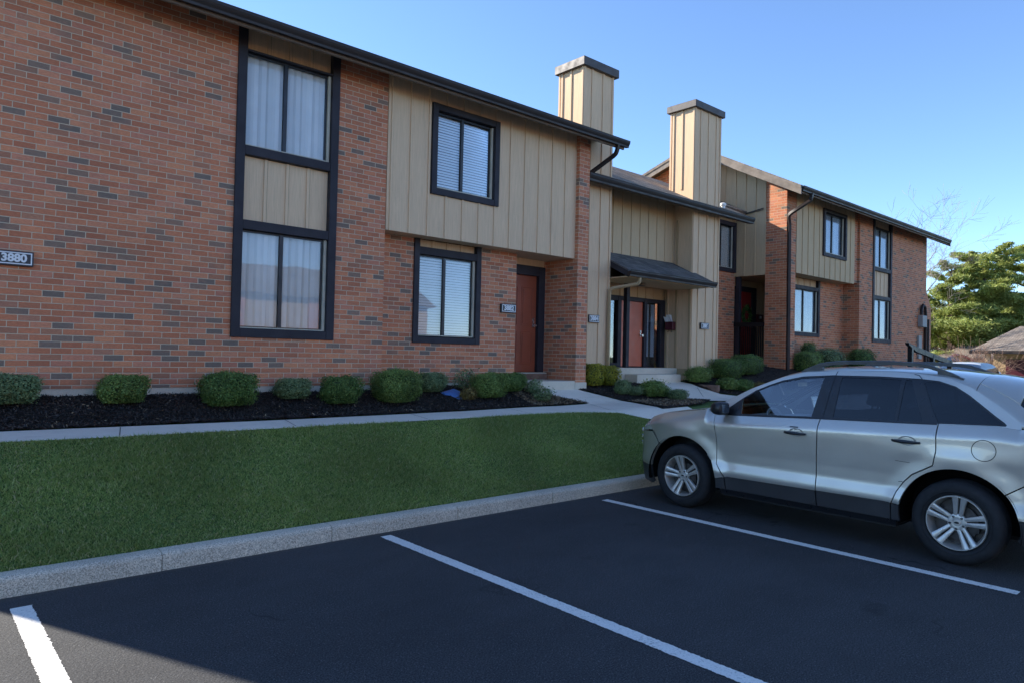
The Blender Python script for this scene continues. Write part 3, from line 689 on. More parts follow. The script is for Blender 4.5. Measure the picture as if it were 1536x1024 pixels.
gutter(U2, O2, 9.668, 15.6, 8.86, 5.03, 5.17)
# right hand wing, set back, running to the next house
b2 = MB(O2); wb(b2, 14.4, 16.25, 10.45, 10.7, 1.3, 5.9); wb(b2, 16.25, 17.36, 10.45, 10.7, 1.3, 4.10); wb(b2, 14.3, 14.5, 9.84, 10.45, 1.3, 5.6)
b2.build('wall', M['brick3'], U2)
f2 = MB(O2); wb(f2, 14.56, 17.3, 10.44, 10.6, .8, 1.32); f2.build('foundation', M['concrete'], U2)
ph = MB(O2); wb(ph, 16.2, 17.34, 10.47, 10.5, 5.47, 5.9); ph.build('siding_panel', M['sidingdeep'], U2)
window(U2, O2, 16.1, 17.36, 4.10, 5.48, 10.45, (), [(4.22, 5.37)], .11, 'curtain', .05, .12)
wr = MB(O2).prism([(10.1, 5.765), (10.9, 6.165), (10.9, 6.13), (10.1, 5.73)], 15.601, 17.33, 0); wr.build('roof', M['shingle'], U2)
MB(O2).box(15.6, 17.33, 10.12, 10.14, 5.6, 5.74).build('fascia', M['fascia'], U2)
# porch
pd = MB(O2); py = 9.95
wb(pd, 11.2, 13.48, py, py + .04, 3.06, 3.36); battens(pd, 11.2, 13.48, 3.06, 3.33, py, .30, 11.9, .03, .014); pd.build('siding_panel', M['siding2'], U2)
pf = MB(O2)
for a in ((11.20, 11.30, 1.3, 3.06), (11.78, 11.90, 1.51, 3.06), (12.70, 12.80, 1.51, 3.06), (13.30, 13.48, 1.51, 3.06)): wb(pf, a[0], a[1], py - .05, py + .06, a[2], a[3])
wb(pf, 11.30, 11.78, py - .045, py + .05, 2.95, 3.06); wb(pf, 11.9, 12.70, py - .045, py + .05, 2.97, 3.06); wb(pf, 12.8, 13.3, py - .045, py + .05, 2.97, 3.06)
wb(pf, 11.30, 11.78, py - .045, py + .05, 1.3, 1.6); pfo = pf.build('door_frame', M['trim'], U2, .004)
panel_door(U2, O2, 11.905, 12.695, 1.53, 2.965, py + .0, M['door2'], True, False)
g2 = MB(O2); wb(g2, 12.80, 13.3, py + .01, py + .015, 1.56, 2.965); g2.build('sidelight', M['glass2'], U2)
g2 = MB(O2); wb(g2, 11.30, 11.78, py + .01, py + .015, 1.6, 2.95); g2.build('sidelight', M['glass2'], U2)
g3 = MB(O2)
for a, b in ((12.86, 12.97), (13.07, 13.18)):
    for i in range(6):
        q = a + (b - a) * i / 6; g3.add([(q, py + .06, 1.75), (q + .02, py + .045, 1.75), (q + .02, py + .045, 2.94), (q, py + .06, 2.94)], [(0, 1, 2, 3)])
g3.build('curtain', M['curtain'], U2)
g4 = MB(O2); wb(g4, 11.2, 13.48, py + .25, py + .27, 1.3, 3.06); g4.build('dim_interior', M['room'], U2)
# left flank of the second chimney bay, with applied frame
fl = MB(O2); X_ = 13.485
wb(fl, X_ - .02, X_, 9.20, 9.95, 1.35, 1.50)
for yy in (9.22, 9.58, 9.88): wb(fl, X_ - .02, X_, yy, yy + .05, 1.5, 3.3)
wb(fl, X_ - .02, X_, 9.58, 9.62, 3.5, 4.9)
fl.build('trim_boards', M['sidingdeep'], U2, .002)
stp = MB(O2); wb(stp, 11.0, 13.45, 9.53, 9.949, .9, 1.505); stp.build('step', M['concrete'], U2, .008)
stp = MB(O2); wb(stp, 11.6, 13.14, 9.20, 9.529, .9, 1.375); stp.build('step', M['concrete'], U2, .008)
# canopy
cx0, cx1, cyf, cyb = 10.655, 13.62, 8.74, 9.195; sl = .5
def cz(y): return 3.44 + sl * (y - 8.74)
cn = MB(O2)
cn.prism([(8.72, cz(8.72)), (9.195, cz(9.195)), (9.195, cz(9.195) - .03), (8.72, cz(8.72) - .03)], 10.66, 13.64, 0)
cn.prism([(9.1952, cz(9.1952)), (9.70, cz(9.70)), (9.70, cz(9.7) - .03), (9.1952, cz(9.1952) - .03)], 10.66, 13.46, 0)
cno = cn.build('canopy', M['shingle2'], U2)
cf = MB(O2); cf.prism([(8.735, 3.29), (9.69, 3.29 + sl * .955), (9.69, cz(9.69) - .032), (8.735, cz(8.735) - .032)], 10.66, 10.70, 0)
cf.build('canopy_side_board', M['trim'], cno); cf = MB(O2); cf.prism([(8.735, 3.30), (9.19, 3.30 + sl * .2), (9.19, cz(9.19) - .032), (8.735, cz(8.735) - .032)], 13.59, 13.63, 0)
cf.build('canopy_side_board', M['trim'], cno)
gutter(cno, O2, 10.64, 13.65, 8.63, 3.30, 3.42, 'canopy_gutter')
cs = MB(O2); wb(cs, 10.70, 13.47, 8.745, 9.69, 3.29, 3.31); cs.build('canopy_soffit', M['siding2'], cno)
lt = MB(O2); lt.lathe([(0, 0), (0, .07), (-.05, .08), (-.06, .05), (-.065, 0)], (11.75, 9.25, 3.288), 'z', 16); lt.build('porch_light', M['fascia'], U2, 0, True)
po = MB(O2); wb(po, 11.66, 11.76, 9.56, 9.66, 1.506, 3.288); po.build('post', M['trim'], U2, .004)
downspout(U2, O2, [(11.0, 8.70, 3.32), (11.0, 8.72, 3.18), (10.60, 9.13, 3.07), (10.60, 9.14, 2.9), (10.60, 9.14, 1.2)], M['sidingdeep'], 'downspout', .034)
shell(U2, O2, 9.665, 17.34, 10.75, 17, .6, 5, 11.7, SL, .33, E2, Z2, M['siding2'], False, False)
sk2 = MB(O2); wb(sk2, 16.55, 17.2, 11.25, 11.95, 5.0, 7.45); battens(sk2, 16.55, 17.2, 5.0, 7.45, 11.25, .3); sk2.build('added_shade_stack', M['siding2'], U2)  # added stack, out of view, put there to shade the far siding
vt = MB(O2); vt.lathe([(0, .05), (.12, .05), (.13, .07), (.18, .075), (.20, .05), (.205, 0)], (14.95, 9.35, 5.30), 'z', 16); vt.build('roof_vent', M['white'], U2, 0, True)
# ================================================================== house 3 (far)
O3 = (22.5, 12, 0)
U3 = thing('townhouse', 'farthest townhouse of the row, brick corner pier with long dark downspout beside tan siding bay', 'house', O3, 'attached brick townhouses')
w3 = MB(O3); B3 = 1.3; ZT3 = 6.24
w3.prism([(8.97, B3), (9.55, B3), (9.55, 6.60), (8.97, 6.31)], 17.36, 17.88, 0)
wb(w3, 17.88, 18.62, 9.45, 9.7, B3, 4.12); wb(w3, 18.62, 20.3, 9.452, 9.7, B3, 2.43); wb(w3, 20.3, 21.9, 9.45, 9.7, B3, 4.12)
wb(w3, 21.9, 22.86, 8.97, 9.7, B3, ZT3); wb(w3, 21.5, 21.9, 9.04, 9.44, 4.12, ZT3)
wb(w3, 22.86, 24.36, 8.972, 9.22, B3, 2.36); wb(w3, 24.36, 27.55, 8.97, 9.22, B3, ZT3)
w3.prism([(27.55, B3), (28.06, B3), (28.06, 3.7), (27.9, 3.9), (27.6, 4.25), (27.55, 4.27)], 8.97, 9.22, 1)
w3.box(21.88, 21.9, 9.0, 9.0, B3, B3) if False else None
w3.build('wall', M['brick3'], U3)
s3 = MB(O3); a3 = (19.38, 20.86, 4.68, 6.02)
for q in ((17.885, a3[0], 4.06, ZT3), (a3[1], 21.49, 4.06, ZT3), (a3[0], a3[1], 4.06, a3[2]), (a3[0], a3[1], a3[3], ZT3)): wb(s3, q[0], q[1], 8.955, 9.0, q[2], q[3])
battens(s3, 17.9, 21.49, 4.05, ZT3, 8.955, .333, 18.2, .035, .02, None, [a3]); s3.build('siding', M['siding2'], U3)
bs = MB(O3); wb(bs, 17.885, 21.49, 9.002, 9.448, 4.07, 4.12); bs.build('bay_soffit', M['siding2'], U3)
window(U3, O3, a3[0], a3[1], a3[2], a3[3], 8.955, (), [(a3[2] + .115, a3[3] - .115)], .10, 'vertical', .05, .12)
window(U3, O3, 18.62, 20.3, 2.43, 4.08, 9.45, [(3.75, 3.86)], [(2.54, 3.745)], .11, 'curtain', .03, .12, True, 4.07, [(3.862, 4.069)])
window(U3, O3, 22.86, 24.36, 2.36, ZT3, 8.97, [(3.72, 3.84), (4.62, 4.74), (5.97, 5.99)], [(2.475, 3.715), (4.745, 5.965)], .12, 'vertical', .03, .12, True, ZT3, [(3.842, 4.615), (5.992, ZT3)])
E3, R3 = 8.42, 11.7
_, zr3, zb3 = roofslab(U3, O3, 16.98, 28.15, E3, 6.16, R3, .52, 17.4, .33, M['shingle'])
MB(O3).box(17.0, 28.1, E3 + .035, E3 + .06, 5.98, 6.14).build('fascia', M['fascia'], U3)
gutter(U3, O3, 17.03, 28.12, E3 - .07, 6.01, 6.135)
for xa in (16.965, 28.13):
    for dz0, dz1, xo in ((-.25, -.10, 0), (-.10, -.038, -.02)):
        MB(O3).prism([(E3 - .02, 6.16 + dz0), (R3, zr3 + dz0), (17.4, zb3 + dz0), (17.4, zb3 + dz1), (R3, zr3 + dz1), (E3 - .02, 6.16 + dz1)], xa + xo, xa + .03, 0).build('rake_board', M['rake'], U3)
shell(U3, O3, 17.37, 27.55, 9.4, 17, 1.0, 5, R3, .52, .33, E3, 6.16, M['brick'], False, True)
zf3 = lambda y: min(6.03 + .52 * (y - E3), zr3 - .13 - .33 * (y - R3))
ls = MB(O3)   # left flank: brick beyond, siding between
ls.prism([(10.95, B3), (17, B3), (17, zf3(17)), (R3, zf3(R3)), (10.95, zf3(10.95))], 17.37, 17.6, 0); ls.build('side_wall', M['brick3'], U3)
lp = MB(O3); lp.prism([(9.551, 4.0), (10.949, 4.0), (10.949, zf3(10.949)), (9.551, zf3(9.551))], 17.34, 17.40, 0)
for yy in (9.85, 10.15, 10.45, 10.78): lp.box(17.318, 17.342, yy - .02, yy + .02, 4.0, zf3(yy))
lp.build('side_siding', M['siding2'], U3)
cbm = MB(O3); cbm.tube([(17.31, 9.6, 5.78), (17.30, 10.0, 5.72), (17.31, 10.4, 5.66), (17.30, 10.8, 5.62)], .012, 6); cbm.tube([(17.31, 9.6, 5.74), (17.30, 10.1, 5.69), (17.30, 10.8, 5.58)], .008, 6); cbm.build('cable', M['cable'], U3)
# recessed porch with door under the side siding
pc = MB(O3); wb(pc, 17.88, 18.1, 9.75, 11.2, 1.3, 4.0); wb(pc, 17.34, 17.88, 9.56, 9.60, 1.3, 1.5); pc.box(17.34, 20.2, 9.56, 11.3, 4.0, 4.05)
pp = MB(O3); wb(pp, 17.38, 20.2, 9.72, 10.9, 1.2, 1.70); pp.build('porch_slab', M['concrete'], U3, .006)
pw = MB(O3); wb(pw, 17.36, 20.3, 10.72, 10.8, 1.7, 4.0); wb(pw, 17.4, 20.2, 9.72, 10.71, 4.0, 4.04); wb(pw, 19.6, 19.7, 9.72, 10.71, 1.7, 4.0); battens(pw, 18.9, 19.6, 1.7, 4, 10.72, .25)
pw.build('porch_wall', M['siding'], U3)
df = MB(O3); wb(df, 17.80, 17.92, 10.6, 10.718, 1.7, 3.80); wb(df, 18.56, 18.80, 10.6, 10.718, 1.7, 3.80); wb(df, 17.92, 18.56, 10.6, 10.718, 3.66, 3.80); df.build('door_frame', M['trim'], U3, .004)
d3 = panel_door(U3, O3, 17.925, 18.555, 1.72, 3.655, 10.63, M['door3'])
pt = MB(O3); wb(pt, 17.36, 17.47, 10.30, 10.42, 1.5, 4.0); pt.build('post', M['trim'], U3, .004)
rl = MB(O3); wb(rl, 17.34, 17.42, 9.56, 10.55, 2.62, 2.74); wb(rl, 17.36, 17.40, 9.56, 10.3, 1.78, 1.82)
for k in range(13): rl.box(17.37, 17.39, 9.60 + k * .055, 9.615 + k * .055, 1.82, 2.62)
rl.build('railing', M['black'], U3)
downspout(U3, O3, [(17.55, E3 - .02, 6.03), (17.55, E3, 5.86), (17.3, 8.66, 5.62), (17.3, 8.9, 5.5), (17.42, 8.925, 5.3), (17.46, 8.925, 1.35)], M['gutter'], 'downspout', .05)
# services on the far end of the wall
mt = MB(O3); wb(mt, 26.75, 27.15, 8.80, 8.968, 3.0, 3.4); mt.build('meter_box', M['meter'], U3, .01)
mt = MB(O3); mt.tube([(27.35, 8.91, 1.5), (27.35, 8.91, 3.45), (27.25, 8.9, 3.7), (27.05, 8.9, 3.78), (26.9, 8.9, 3.6), (26.9, 8.9, 3.42)], .05, 10); mt.tube([(27.62, 8.91, 1.5), (27.62, 8.91, 3.3)], .035, 8); mt.build('conduit', M['gutter'], U3, 0, True)
mt = MB(O3); wb(mt, 26.7, 26.98, 8.9, 8.968, 1.9, 2.7); mt.build('access_panel', M['meter'], U3, .006)
# ------------------------------------------------------------------ number signs
def textmesh(s, size, mat, parent, loc, name='numerals', ext=.003):
    cu = bpy.data.curves.new('txt', 'FONT'); cu.body = s; cu.size = size; cu.align_x = 'CENTER'; cu.align_y = 'CENTER'; cu.extrude = ext; cu.offset = .004 * size / .1
    t = bpy.data.objects.new('txt', cu); COL.objects.link(t); bpy.context.view_layer.update()
    me = bpy.data.meshes.new_from_object(t.evaluated_get(bpy.context.evaluated_depsgraph_get())); bpy.data.objects.remove(t)
    me.materials.clear(); me.materials.append(mat); me.name = name
    o = bpy.data.objects.new(name, me); link(o, parent); o.location = loc; o.rotation_euler = (PI / 2, 0, 0); return o
def sign(x, z, Y, w_, h_, text, label):
    t = thing('number_sign', label, 'sign', (x, Y, z), 'house number signs')
    MB().box(-w_ / 2, w_ / 2, -.05, -.002, -h_ / 2, h_ / 2).build('board', M['signface'], t, .004)
    b = MB(); e = h_ * .1; k = h_ * .07; y0 = -.054; y1 = -.0495
    b.box(-w_ / 2 + e, w_ / 2 - e, y0, y1, h_ / 2 - e - k, h_ / 2 - e); b.box(-w_ / 2 + e, w_ / 2 - e, y0, y1, -h_ / 2 + e, -h_ / 2 + e + k)
    b.box(-w_ / 2 + e, -w_ / 2 + e + k, y0, y1, -h_ / 2 + e + k, h_ / 2 - e - k); b.box(w_ / 2 - e - k, w_ / 2 - e, y0, y1, -h_ / 2 + e + k, h_ / 2 - e - k)
    b.build('border', M['white'], t); textmesh(text, h_ * .72, M['white'], t, (0, -.053, 0))
# ================================================================== the silver SUV
m = NT('silver_paint'); P = m.pos()
fl_ = m.n('ShaderNodeTexVoronoi', feature='F1'); fl_.inputs['Scale'].default_value = 900; m.set(fl_.inputs['Vector'], P)
c = m.mix(m.math('MULTIPLY', fl_.outputs[0], .5), (.54, .495, .43), (.64, .59, .51))
dust = m.map(m.noise(2.3, P, 6, .7), .35, .75, 0, .14); c = m.mix(dust, c, (.50, .44, .36))
scr = m.map(m.noise(1.3, m.scaled(P, 1, .8, 26), 3, .5), .66, .72, 0, .10); c = m.mix(scr, c, (.62, .60, .56))
m.bsdf(c, m.map(m.noise(3, P, 5, .7), .3, .7, .30, .40), .6, None, .5, 1.0, .03); M['carpaint'] = m.m
M['plastic'] = dull('grey_body_cladding', (.048, .046, .046), .42, 0, .12, 4, .15, 300, .001, .5)
M['blackplastic'] = dull('black_plastic', (.014, .014, .016), .35, 0, .15, 5, .1, 200, .001)
M['liner'] = dull('wheel_well_felt', (.008, .008, .008), .95, 0, .2, 5, 0, spec=.05)
M['rubber'] = dull('tyre_rubber', (.020, .020, .021), .75, 0, .25, 8, .25, 60, .002, .35)
M['rim'] = dull('alloy_rim', (.60, .56, .50), .36, .55, .06, 8, 0, 80, .001, .5)
M['brake'] = dull('brake_metal', (.09, .08, .075), .5, .8, .3, 9, 0)
M['chrome'] = dull('chrome', (.8, .8, .8), .08, 1, .03, 4, 0)
M['seat'] = dull('grey_seat_cloth', (.30, .30, .29), .9, 0, .1, 6, .2, 200)
M['dash'] = dull('grey_dashboard', (.34, .345, .34), .55, 0, .1, 5, .2, 200)
M['carglass'] = glass_mat('clear_car_glass', (.84, .90, .90), .08, 0, 1.4)
M['tint'] = glass_mat('privacy_glass', (.07, .08, .10), .0, 0, 1.1)
M['redlens'] = dull('red_lamp_lens', (.30, .01, .01), .12, 0, .05, 5, 0, coat=1)
m = NT('headlamp_lens'); m.bsdf((.62, .60, .58), .1, .5, None, .6, 1, .02); M['lens'] = m.m
def tb(u, T): return np.interp(u, [a for a, b in T], [b for a, b in T])
class Body:
    W = [(-.94, .30), (-.92, .42), (-.90, .50), (-.85, .59), (-.79, .67), (-.7, .77), (-.6, .84), (-.5, .885), (-.35, .925), (-.1, .948), (.4, .955), (1.5, .9625), (2.5, .96), (3.0, .95), (3.3, .925), (3.5, .88), (3.65, .80), (3.74, .68), (3.775, .5)]
    ZC = [(-.94, .80), (-.8, .90), (-.6, 1.0), (-.35, 1.07), (0, 1.115), (.25, 1.15), (.35, 1.185), (.5, 1.265), (.78, 1.42), (1.11, 1.555), (1.35, 1.62), (1.65, 1.645), (2.15, 1.655), (2.45, 1.645), (2.7, 1.612), (2.9, 1.53), (3.1, 1.385), (3.28, 1.23), (3.45, 1.15), (3.6, 1.08), (3.7, .98), (3.775, .9)]
    ZS = [(-.94, 9), (.3, 9), (.32, 1.125), (.5, 1.11), (1.0, 1.135), (1.55, 1.16), (2.3, 1.187), (2.65, 1.20), (3.1, 1.22), (3.28, 1.205), (3.3, 9)]
    ZT = [(-.94, .86), (-.85, .94), (-.7, 1.0), (-.5, 1.06), (-.3, 1.10), (0, 1.145), (.2, 1.17), (.28, 1.178), (.5, 1.31), (.78, 1.462), (1.0, 1.57), (1.15, 1.63), (1.35, 1.675), (1.7, 1.70), (2.2, 1.705), (2.6, 1.69), (3.0, 1.65), (3.22, 1.605), (3.27, 1.54), (3.62, 1.15), (3.7, 1.06), (3.775, .97)]
    axles = (0, 2.824); RA = .46; ZA = .37; cx = 7.885; y0 = 4.83; flare = .020
    def zc(s, u): return s.sm(u, s.ZC)
    def zt(s, u): return s.sm(u, s.ZT)
    def sm(s, u, T): return (tb(u - .035, T) + tb(u, T) * 2 + tb(u + .035, T)) / 4
    def zs(s, u): return np.minimum(tb(u, s.ZS), s.zc(u))
    def S(s, u, z):
        w = (tb(u - .03, s.W) + tb(u, s.W) * 2 + tb(u + .03, s.W)) / 4; belt = s.zs(u); cr = belt - .11
        kb = .075 + .075 * np.clip((.25 - u) / .4, 0, 1)
        lo = np.interp(z, [.15, .30, .40, .455, .475, .52, .60, .75, .95], [.09, .035, .016, .006, .002, .007, .022, .021, .008])
        t = np.clip((z - cr) / (belt - cr), 0, 1)
        ins = np.where(z < cr, np.where(z < .7, lo, np.interp(z, [.7, 1.0], [.0218, .006])), .004 + (kb - .004) * t ** 1.35)
        ins = np.where(z > belt, kb + (z - belt) * .36 + np.maximum(z - belt - .32, 0) ** 2 * 1.6, ins)
        fl = 0
        for a in s.axles:
            d = np.hypot(u - a, z - s.ZA); k = np.clip((d - s.RA) / .17, 0, 1)
            fl = fl + s.flare * (1 - k * k * (3 - 2 * k)) * np.clip((cr + .02 - z) / .08, 0, 1)
        # fender shoulder swell over the wheels
            fl = fl + .012 * np.exp(-((u - a) / .42) ** 2) * np.exp(-((z - .93) / .07) ** 2)
        return w - ins + fl
    def side(s, sd, u, z, off=0.): return (s.cx + sd * (s.S(u, z) + off), s.y0 - u, z)
    def top(s, u, q, off=0.):
        """q in -1..1 across the car"""
        c = s.zc(u); t = s.zt(u); w = s.S(u, c)
        return (s.cx + w * q, s.y0 - u, c + (t - c) * (1 - np.abs(q) ** 2.6) ** .72 + off)
def inpoly(x, y, poly):
    c = False; j = len(poly) - 1
    for i in range(len(poly)):
        xi, yi = poly[i]; xj, yj = poly[j]
        if (yi > y) != (yj > y) and x < (xj - xi) * (y - yi) / (yj - yi) + xi: c = not c
        j = i
    return c
def densify(poly, step):
    P = []; n = len(poly)
    for i in range(n):
        a = Vector(poly[i]); b = Vector(poly[(i + 1) % n]); k = max(1, int((b - a).length / step + .5))
        for j in range(k): P.append(tuple(a.lerp(b, j / k)))
    return P
def patch(B, off, name, mat, parent, poly, holes=(), sides=(-1, 1), o=0., skirt=.02, step=.03, label=None):
    """a body panel: outline in (u, z) on the side surface, triangulated and laid on it, edges turned in"""
    out = densify(poly, step); hs = [densify(h, step) for h in holes]
    pts = list(out); ed = [(i, (i + 1) % len(out)) for i in range(len(out))]
    for h in hs:
        n0 = len(pts); pts += h; ed += [(n0 + i, n0 + (i + 1) % len(h)) for i in range(len(h))]
    us = [p[0] for p in out]; zs = [p[1] for p in out]; u = min(us) + step / 2; row = 0
    bp = np.array(pts)
    while u < max(us):
        z = min(zs) + step / 2 + (row % 2) * step / 2; row += 1
        while z < max(zs):
            if inpoly(u, z, out) and not any(inpoly(u, z, h) for h in hs) and np.min((bp[:, 0] - u) ** 2 + (bp[:, 1] - z) ** 2) > (step * .45) ** 2: pts.append((u, z))
            z += step
        u += step
    r = delaunay_2d_cdt([Vector(p) for p in pts], ed, [], 0, 1e-6)
    V2 = [tuple(v) for v in r[0]]; T = []
    for f in r[2]:
        cx = sum(V2[i][0] for i in f) / len(f); cz = sum(V2[i][1] for i in f) / len(f)
        if inpoly(cx, cz, out) and not any(inpoly(cx, cz, h) for h in hs): T.append(f)
    cnt = {}
    for f in T:
        for i in range(len(f)):
            e = (f[i], f[(i + 1) % len(f)]); k = tuple(sorted(e)); cnt.setdefault(k, []).append(e)
    bd = [v[0] for v in cnt.values() if len(v) == 1]
    A = np.array(V2); res = []
    for sd in sides:
        x, y, z = B.side(sd, A[:, 0], A[:, 1], o); V = [(a - off[0], b - off[1], c - off[2]) for a, b, c in zip(x, y, z)]
        F = [tuple(f) for f in T]
        if skirt:
            for a, b in bd:
                n = len(V); V += [V[a], V[b], (V[b][0] - sd * skirt, V[b][1], V[b][2]), (V[a][0] - sd * skirt, V[a][1], V[a][2])]; F.append((n, n + 1, n + 2, n + 3))
        me = bpy.data.meshes.new(name); me.from_pydata(V, [], F)
        # orient outward
        f0 = me.polygons[0].normal.x * sd
        me.flip_normals() if sum(p.normal.x * sd * p.area for p in me.polygons[:len(T)]) < 0 else None
        me.polygons.foreach_set('use_smooth', [True] * len(T) + [False] * (len(F) - len(T)))
        me.materials.append(mat); ob = link(bpy.data.objects.new(name, me), parent); res.append(ob)
        if label: ob['label'] = label
    return res
def topsheet(B, off, name, mat, parent, u0, u1, q0, q1, nu=20, nq=24, o=0., front=None):
    U = np.linspace(u0, u1, nu); Q = np.sin(np.linspace(math.asin(q0), math.asin(q1), nq))
    V = []
    for u in U:
        for q in Q:
            uu = u + (front(q) if front else 0) * (1 - (u - u0) / (u1 - u0))
            p = B.top(uu, q, o); V.append((p[0] - off[0], p[1] - off[1], p[2] - off[2]))
    F = [(i * nq + j, i * nq + j + 1, (i + 1) * nq + j + 1, (i + 1) * nq + j) for i in range(nu - 1) for j in range(nq - 1)]
    n0 = len(F); bl = [i * nq for i in range(nu)]; br = [i * nq + nq - 1 for i in range(nu)]
    for L in (bl, br, list(range(nq)), list(range((nu - 1) * nq, nu * nq))):
        for a, b in zip(L[:-1], L[1:]):
            n = len(V); V += [V[a], V[b], (V[b][0], V[b][1], V[b][2] - .015), (V[a][0], V[a][1], V[a][2] - .015)]; F.append((n, n + 1, n + 2, n + 3))
    me = bpy.data.meshes.new(name); me.from_pydata(V, [], F)
    if sum(p.normal.z for p in me.polygons[:n0]) < 0: me.flip_normals()
    me.polygons.foreach_set('use_smooth', [True] * n0 + [False] * (len(F) - n0)); me.materials.append(mat)
    return link(bpy.data.objects.new(name, me), parent)
def arc(a, R, t0, t1, z0=.37, n=26): return [(a + R * math.cos(math.radians(t0 + (t1 - t0) * i / n)), z0 + R * math.sin(math.radians(t0 + (t1 - t0) * i / n))) for i in range(n + 1)]
B = Body()
OC = (7.885, 3.41, 0)
CAR = thing('parked_car', 'silver family SUV with privacy rear glass and roof rails parked nose to the kerb', 'car', OC)
TOPL = lambda u0, u1, n, d=.0: [(u0 + (u1 - u0) * i / n, float(B.zs(u0 + (u1 - u0) * i / n)) - d) for i in range(n + 1)]
CP, PL, BP = M['carpaint'], M['plastic'], M['blackplastic']
# --- side panels
fender = [(.560, .43), (.465, .57), (.452, .86), (.405, 1.10)] + TOPL(.40, -.62, 22) + [(-.465, .85), (-.335, .705)] + arc(0, .46, 133, 5)
patch(B, OC, 'fender', CP, CAR, fender, (), (-1, 1), 0, .03, .028)
patch(B, OC, 'fender_guard', PL, CAR, [(.560, .422), (.568, .30), (.455, .30)] + arc(0, .46, -8, 4, .37, 4), (), (-1, 1), .001, .03)
patch(B, OC, 'bumper_side', CP, CAR, [(-.342, .70), (-.475, .838), (-.62, .828), (-.8, .795), (-.938, .79), (-.938, .43), (-.47, .43)] + arc(0, .463, 172, 134, .37, 12), (), (-1, 1), 0, .03, .025)
patch(B, OC, 'bumper_lower', PL, CAR, [(-.938, .422), (-.938, .22), (-.5, .20), (-.435, .24)] + arc(0, .463, 195, 173, .37, 5), (), (-1, 1), 0, .03, .03)
patch(B, OC, 'headlight', M['lens'], CAR, [(-.468, .862), (-.60, .985), (-.63, .985), (-.8, .889), (-.93, .80), (-.8, .807), (-.62, .84)], (), (-1, 1), .002, .02, .025)
fd = [(.572, .437), (.473, .572), (.460, .86), (.413, 1.10)] + TOPL(.42, 1.597, 16) + [(1.597, 1.0), (1.588, .80), (1.590, .45)]
doors = patch(B, OC, 'front_door', CP, CAR, fd, (), (-1, 1), 0, .02, .03)
rd = [(1.600, .45), (1.598, .80), (1.607, 1.0)] + TOPL(1.607, 2.655, 14) + [(2.662, .97), (2.64, .845), (2.56, .795), (2.472, .742), (2.40, .66), (2.342, .565), (2.302, .455)]
rdoors = patch(B, OC, 'rear_door', CP, CAR, rd, (), (-1, 1), 0, .02, .03)
qp = [(2.312, .455), (2.350, .562), (2.408, .655), (2.48, .733), (2.565, .785), (2.648, .836), (2.671, .97), (2.665, float(B.zs(2.665)))] + TOPL(2.68, 3.6, 22) + [(3.6, .81), (3.32, .768), (3.185, .672)] + arc(2.824, .46, 40, 170)
qps = patch(B, OC, 'quarter_panel', CP, CAR, qp, (), (-1, 1), 0, .03, .028)
patch(B, OC, 'fender_guard', PL, CAR, [(2.305, .447), (2.300, .30), (2.372, .30)] + arc(2.824, .46, 187, 171, .37, 4), (), (-1, 1), .001, .03)
patch(B, OC, 'rear_bumper_side', CP, CAR, [(3.193, .665), (3.325, .76), (3.6, .80), (3.768, .81), (3.768, .47), (3.275, .47)] + arc(2.824, .463, 12, 39, .37, 8), (), (-1, 1), 0, .03, .03)
patch(B, OC, 'rear_bumper_lower', PL, CAR, [(3.275, .462), (3.768, .462), (3.768, .26), (3.30, .26), (3.265, .30)] + arc(2.824, .463, -6, 11, .37, 4), (), (-1, 1), 0, .03, .03)
patch(B, OC, 'tail_light', M['redlens'], CAR, [(3.61, 1.06), (3.61, .84), (3.76, .83), (3.76, .90), (3.70, .965)], (), (-1, 1), .0, .02, .03)
patch(B, OC, 'door_cladding', PL, CAR, [(.580, .30), (.573, .429), (.70, .436), (1.588, .443), (1.590, .30)], (), (-1, 1), .003, .03, .03)
patch(B, OC, 'door_cladding', PL, CAR, [(1.602, .30), (1.602, .443), (2.297, .448), (2.292, .30)], (), (-1, 1), .003, .03, .03)
patch(B, OC, 'sill', BP, CAR, [(.50, .24), (.50, .296), (2.33, .296), (2.33, .24)], (), (-1, 1), -.01, .03, .05)
# --- upper body side with one long window opening
HOLE = [(.455, 1.122), (.60, 1.235), (.70, 1.312), (.84, 1.405), (.98, 1.47), (1.12, 1.525), (1.34, 1.578), (1.65, 1.602), (2.1, 1.608), (2.45, 1.600), (2.62, 1.586), (2.76, 1.543), (2.87, 1.475), (2.98, 1.39), (3.08, 1.31), (3.150, 1.258), (3.168, 1.238), (3.160, 1.2265), (3.1, 1.226), (2.65, 1.207), (2.3, 1.194), (1.55, 1.167), (1.0, 1.142), (.6, 1.121)]
up_out = [(.345 + (3.27 - .345) * i / 70, float(B.zs(.345 + (3.27 - .345) * i / 70)) + .0015) for i in range(71)] + [(3.27 - (3.27 - .36) * i / 90, float(B.zc(3.27 - (3.27 - .36) * i / 90))) for i in range(91)]
patch(B, OC, 'body_frame', CP, CAR, up_out, [HOLE], (-1, 1), 0, .02, .028)
g_f = [(.715, 1.140), (.700, 1.298), (.84, 1.388), (.98, 1.452), (1.12, 1.506), (1.34, 1.556), (1.565, 1.577), (1.505, 1.176), (1.0, 1.155)]
g_r = [(1.722, 1.186), (1.742, 1.584), (2.1, 1.588), (2.298, 1.583), (2.292, 1.205)]
g_t = [(2.318, 1.206), (2.338, 1.582), (2.392, 1.580), (2.53, 1.214)]
g_q = [(2.650, 1.219), (2.50, 1.575), (2.62, 1.571), (2.75, 1.530), (2.86, 1.464), (2.97, 1.378), (3.07, 1.298), (3.135, 1.248), (3.142, 1.236), (3.1, 1.235)]
sm_hole = [(u, z) for u, z in HOLE]
patch(B, OC, 'window_trim', BP, CAR, sm_hole, [g_f, g_r, g_t, g_q], (-1, 1), -.004, .02, .03)
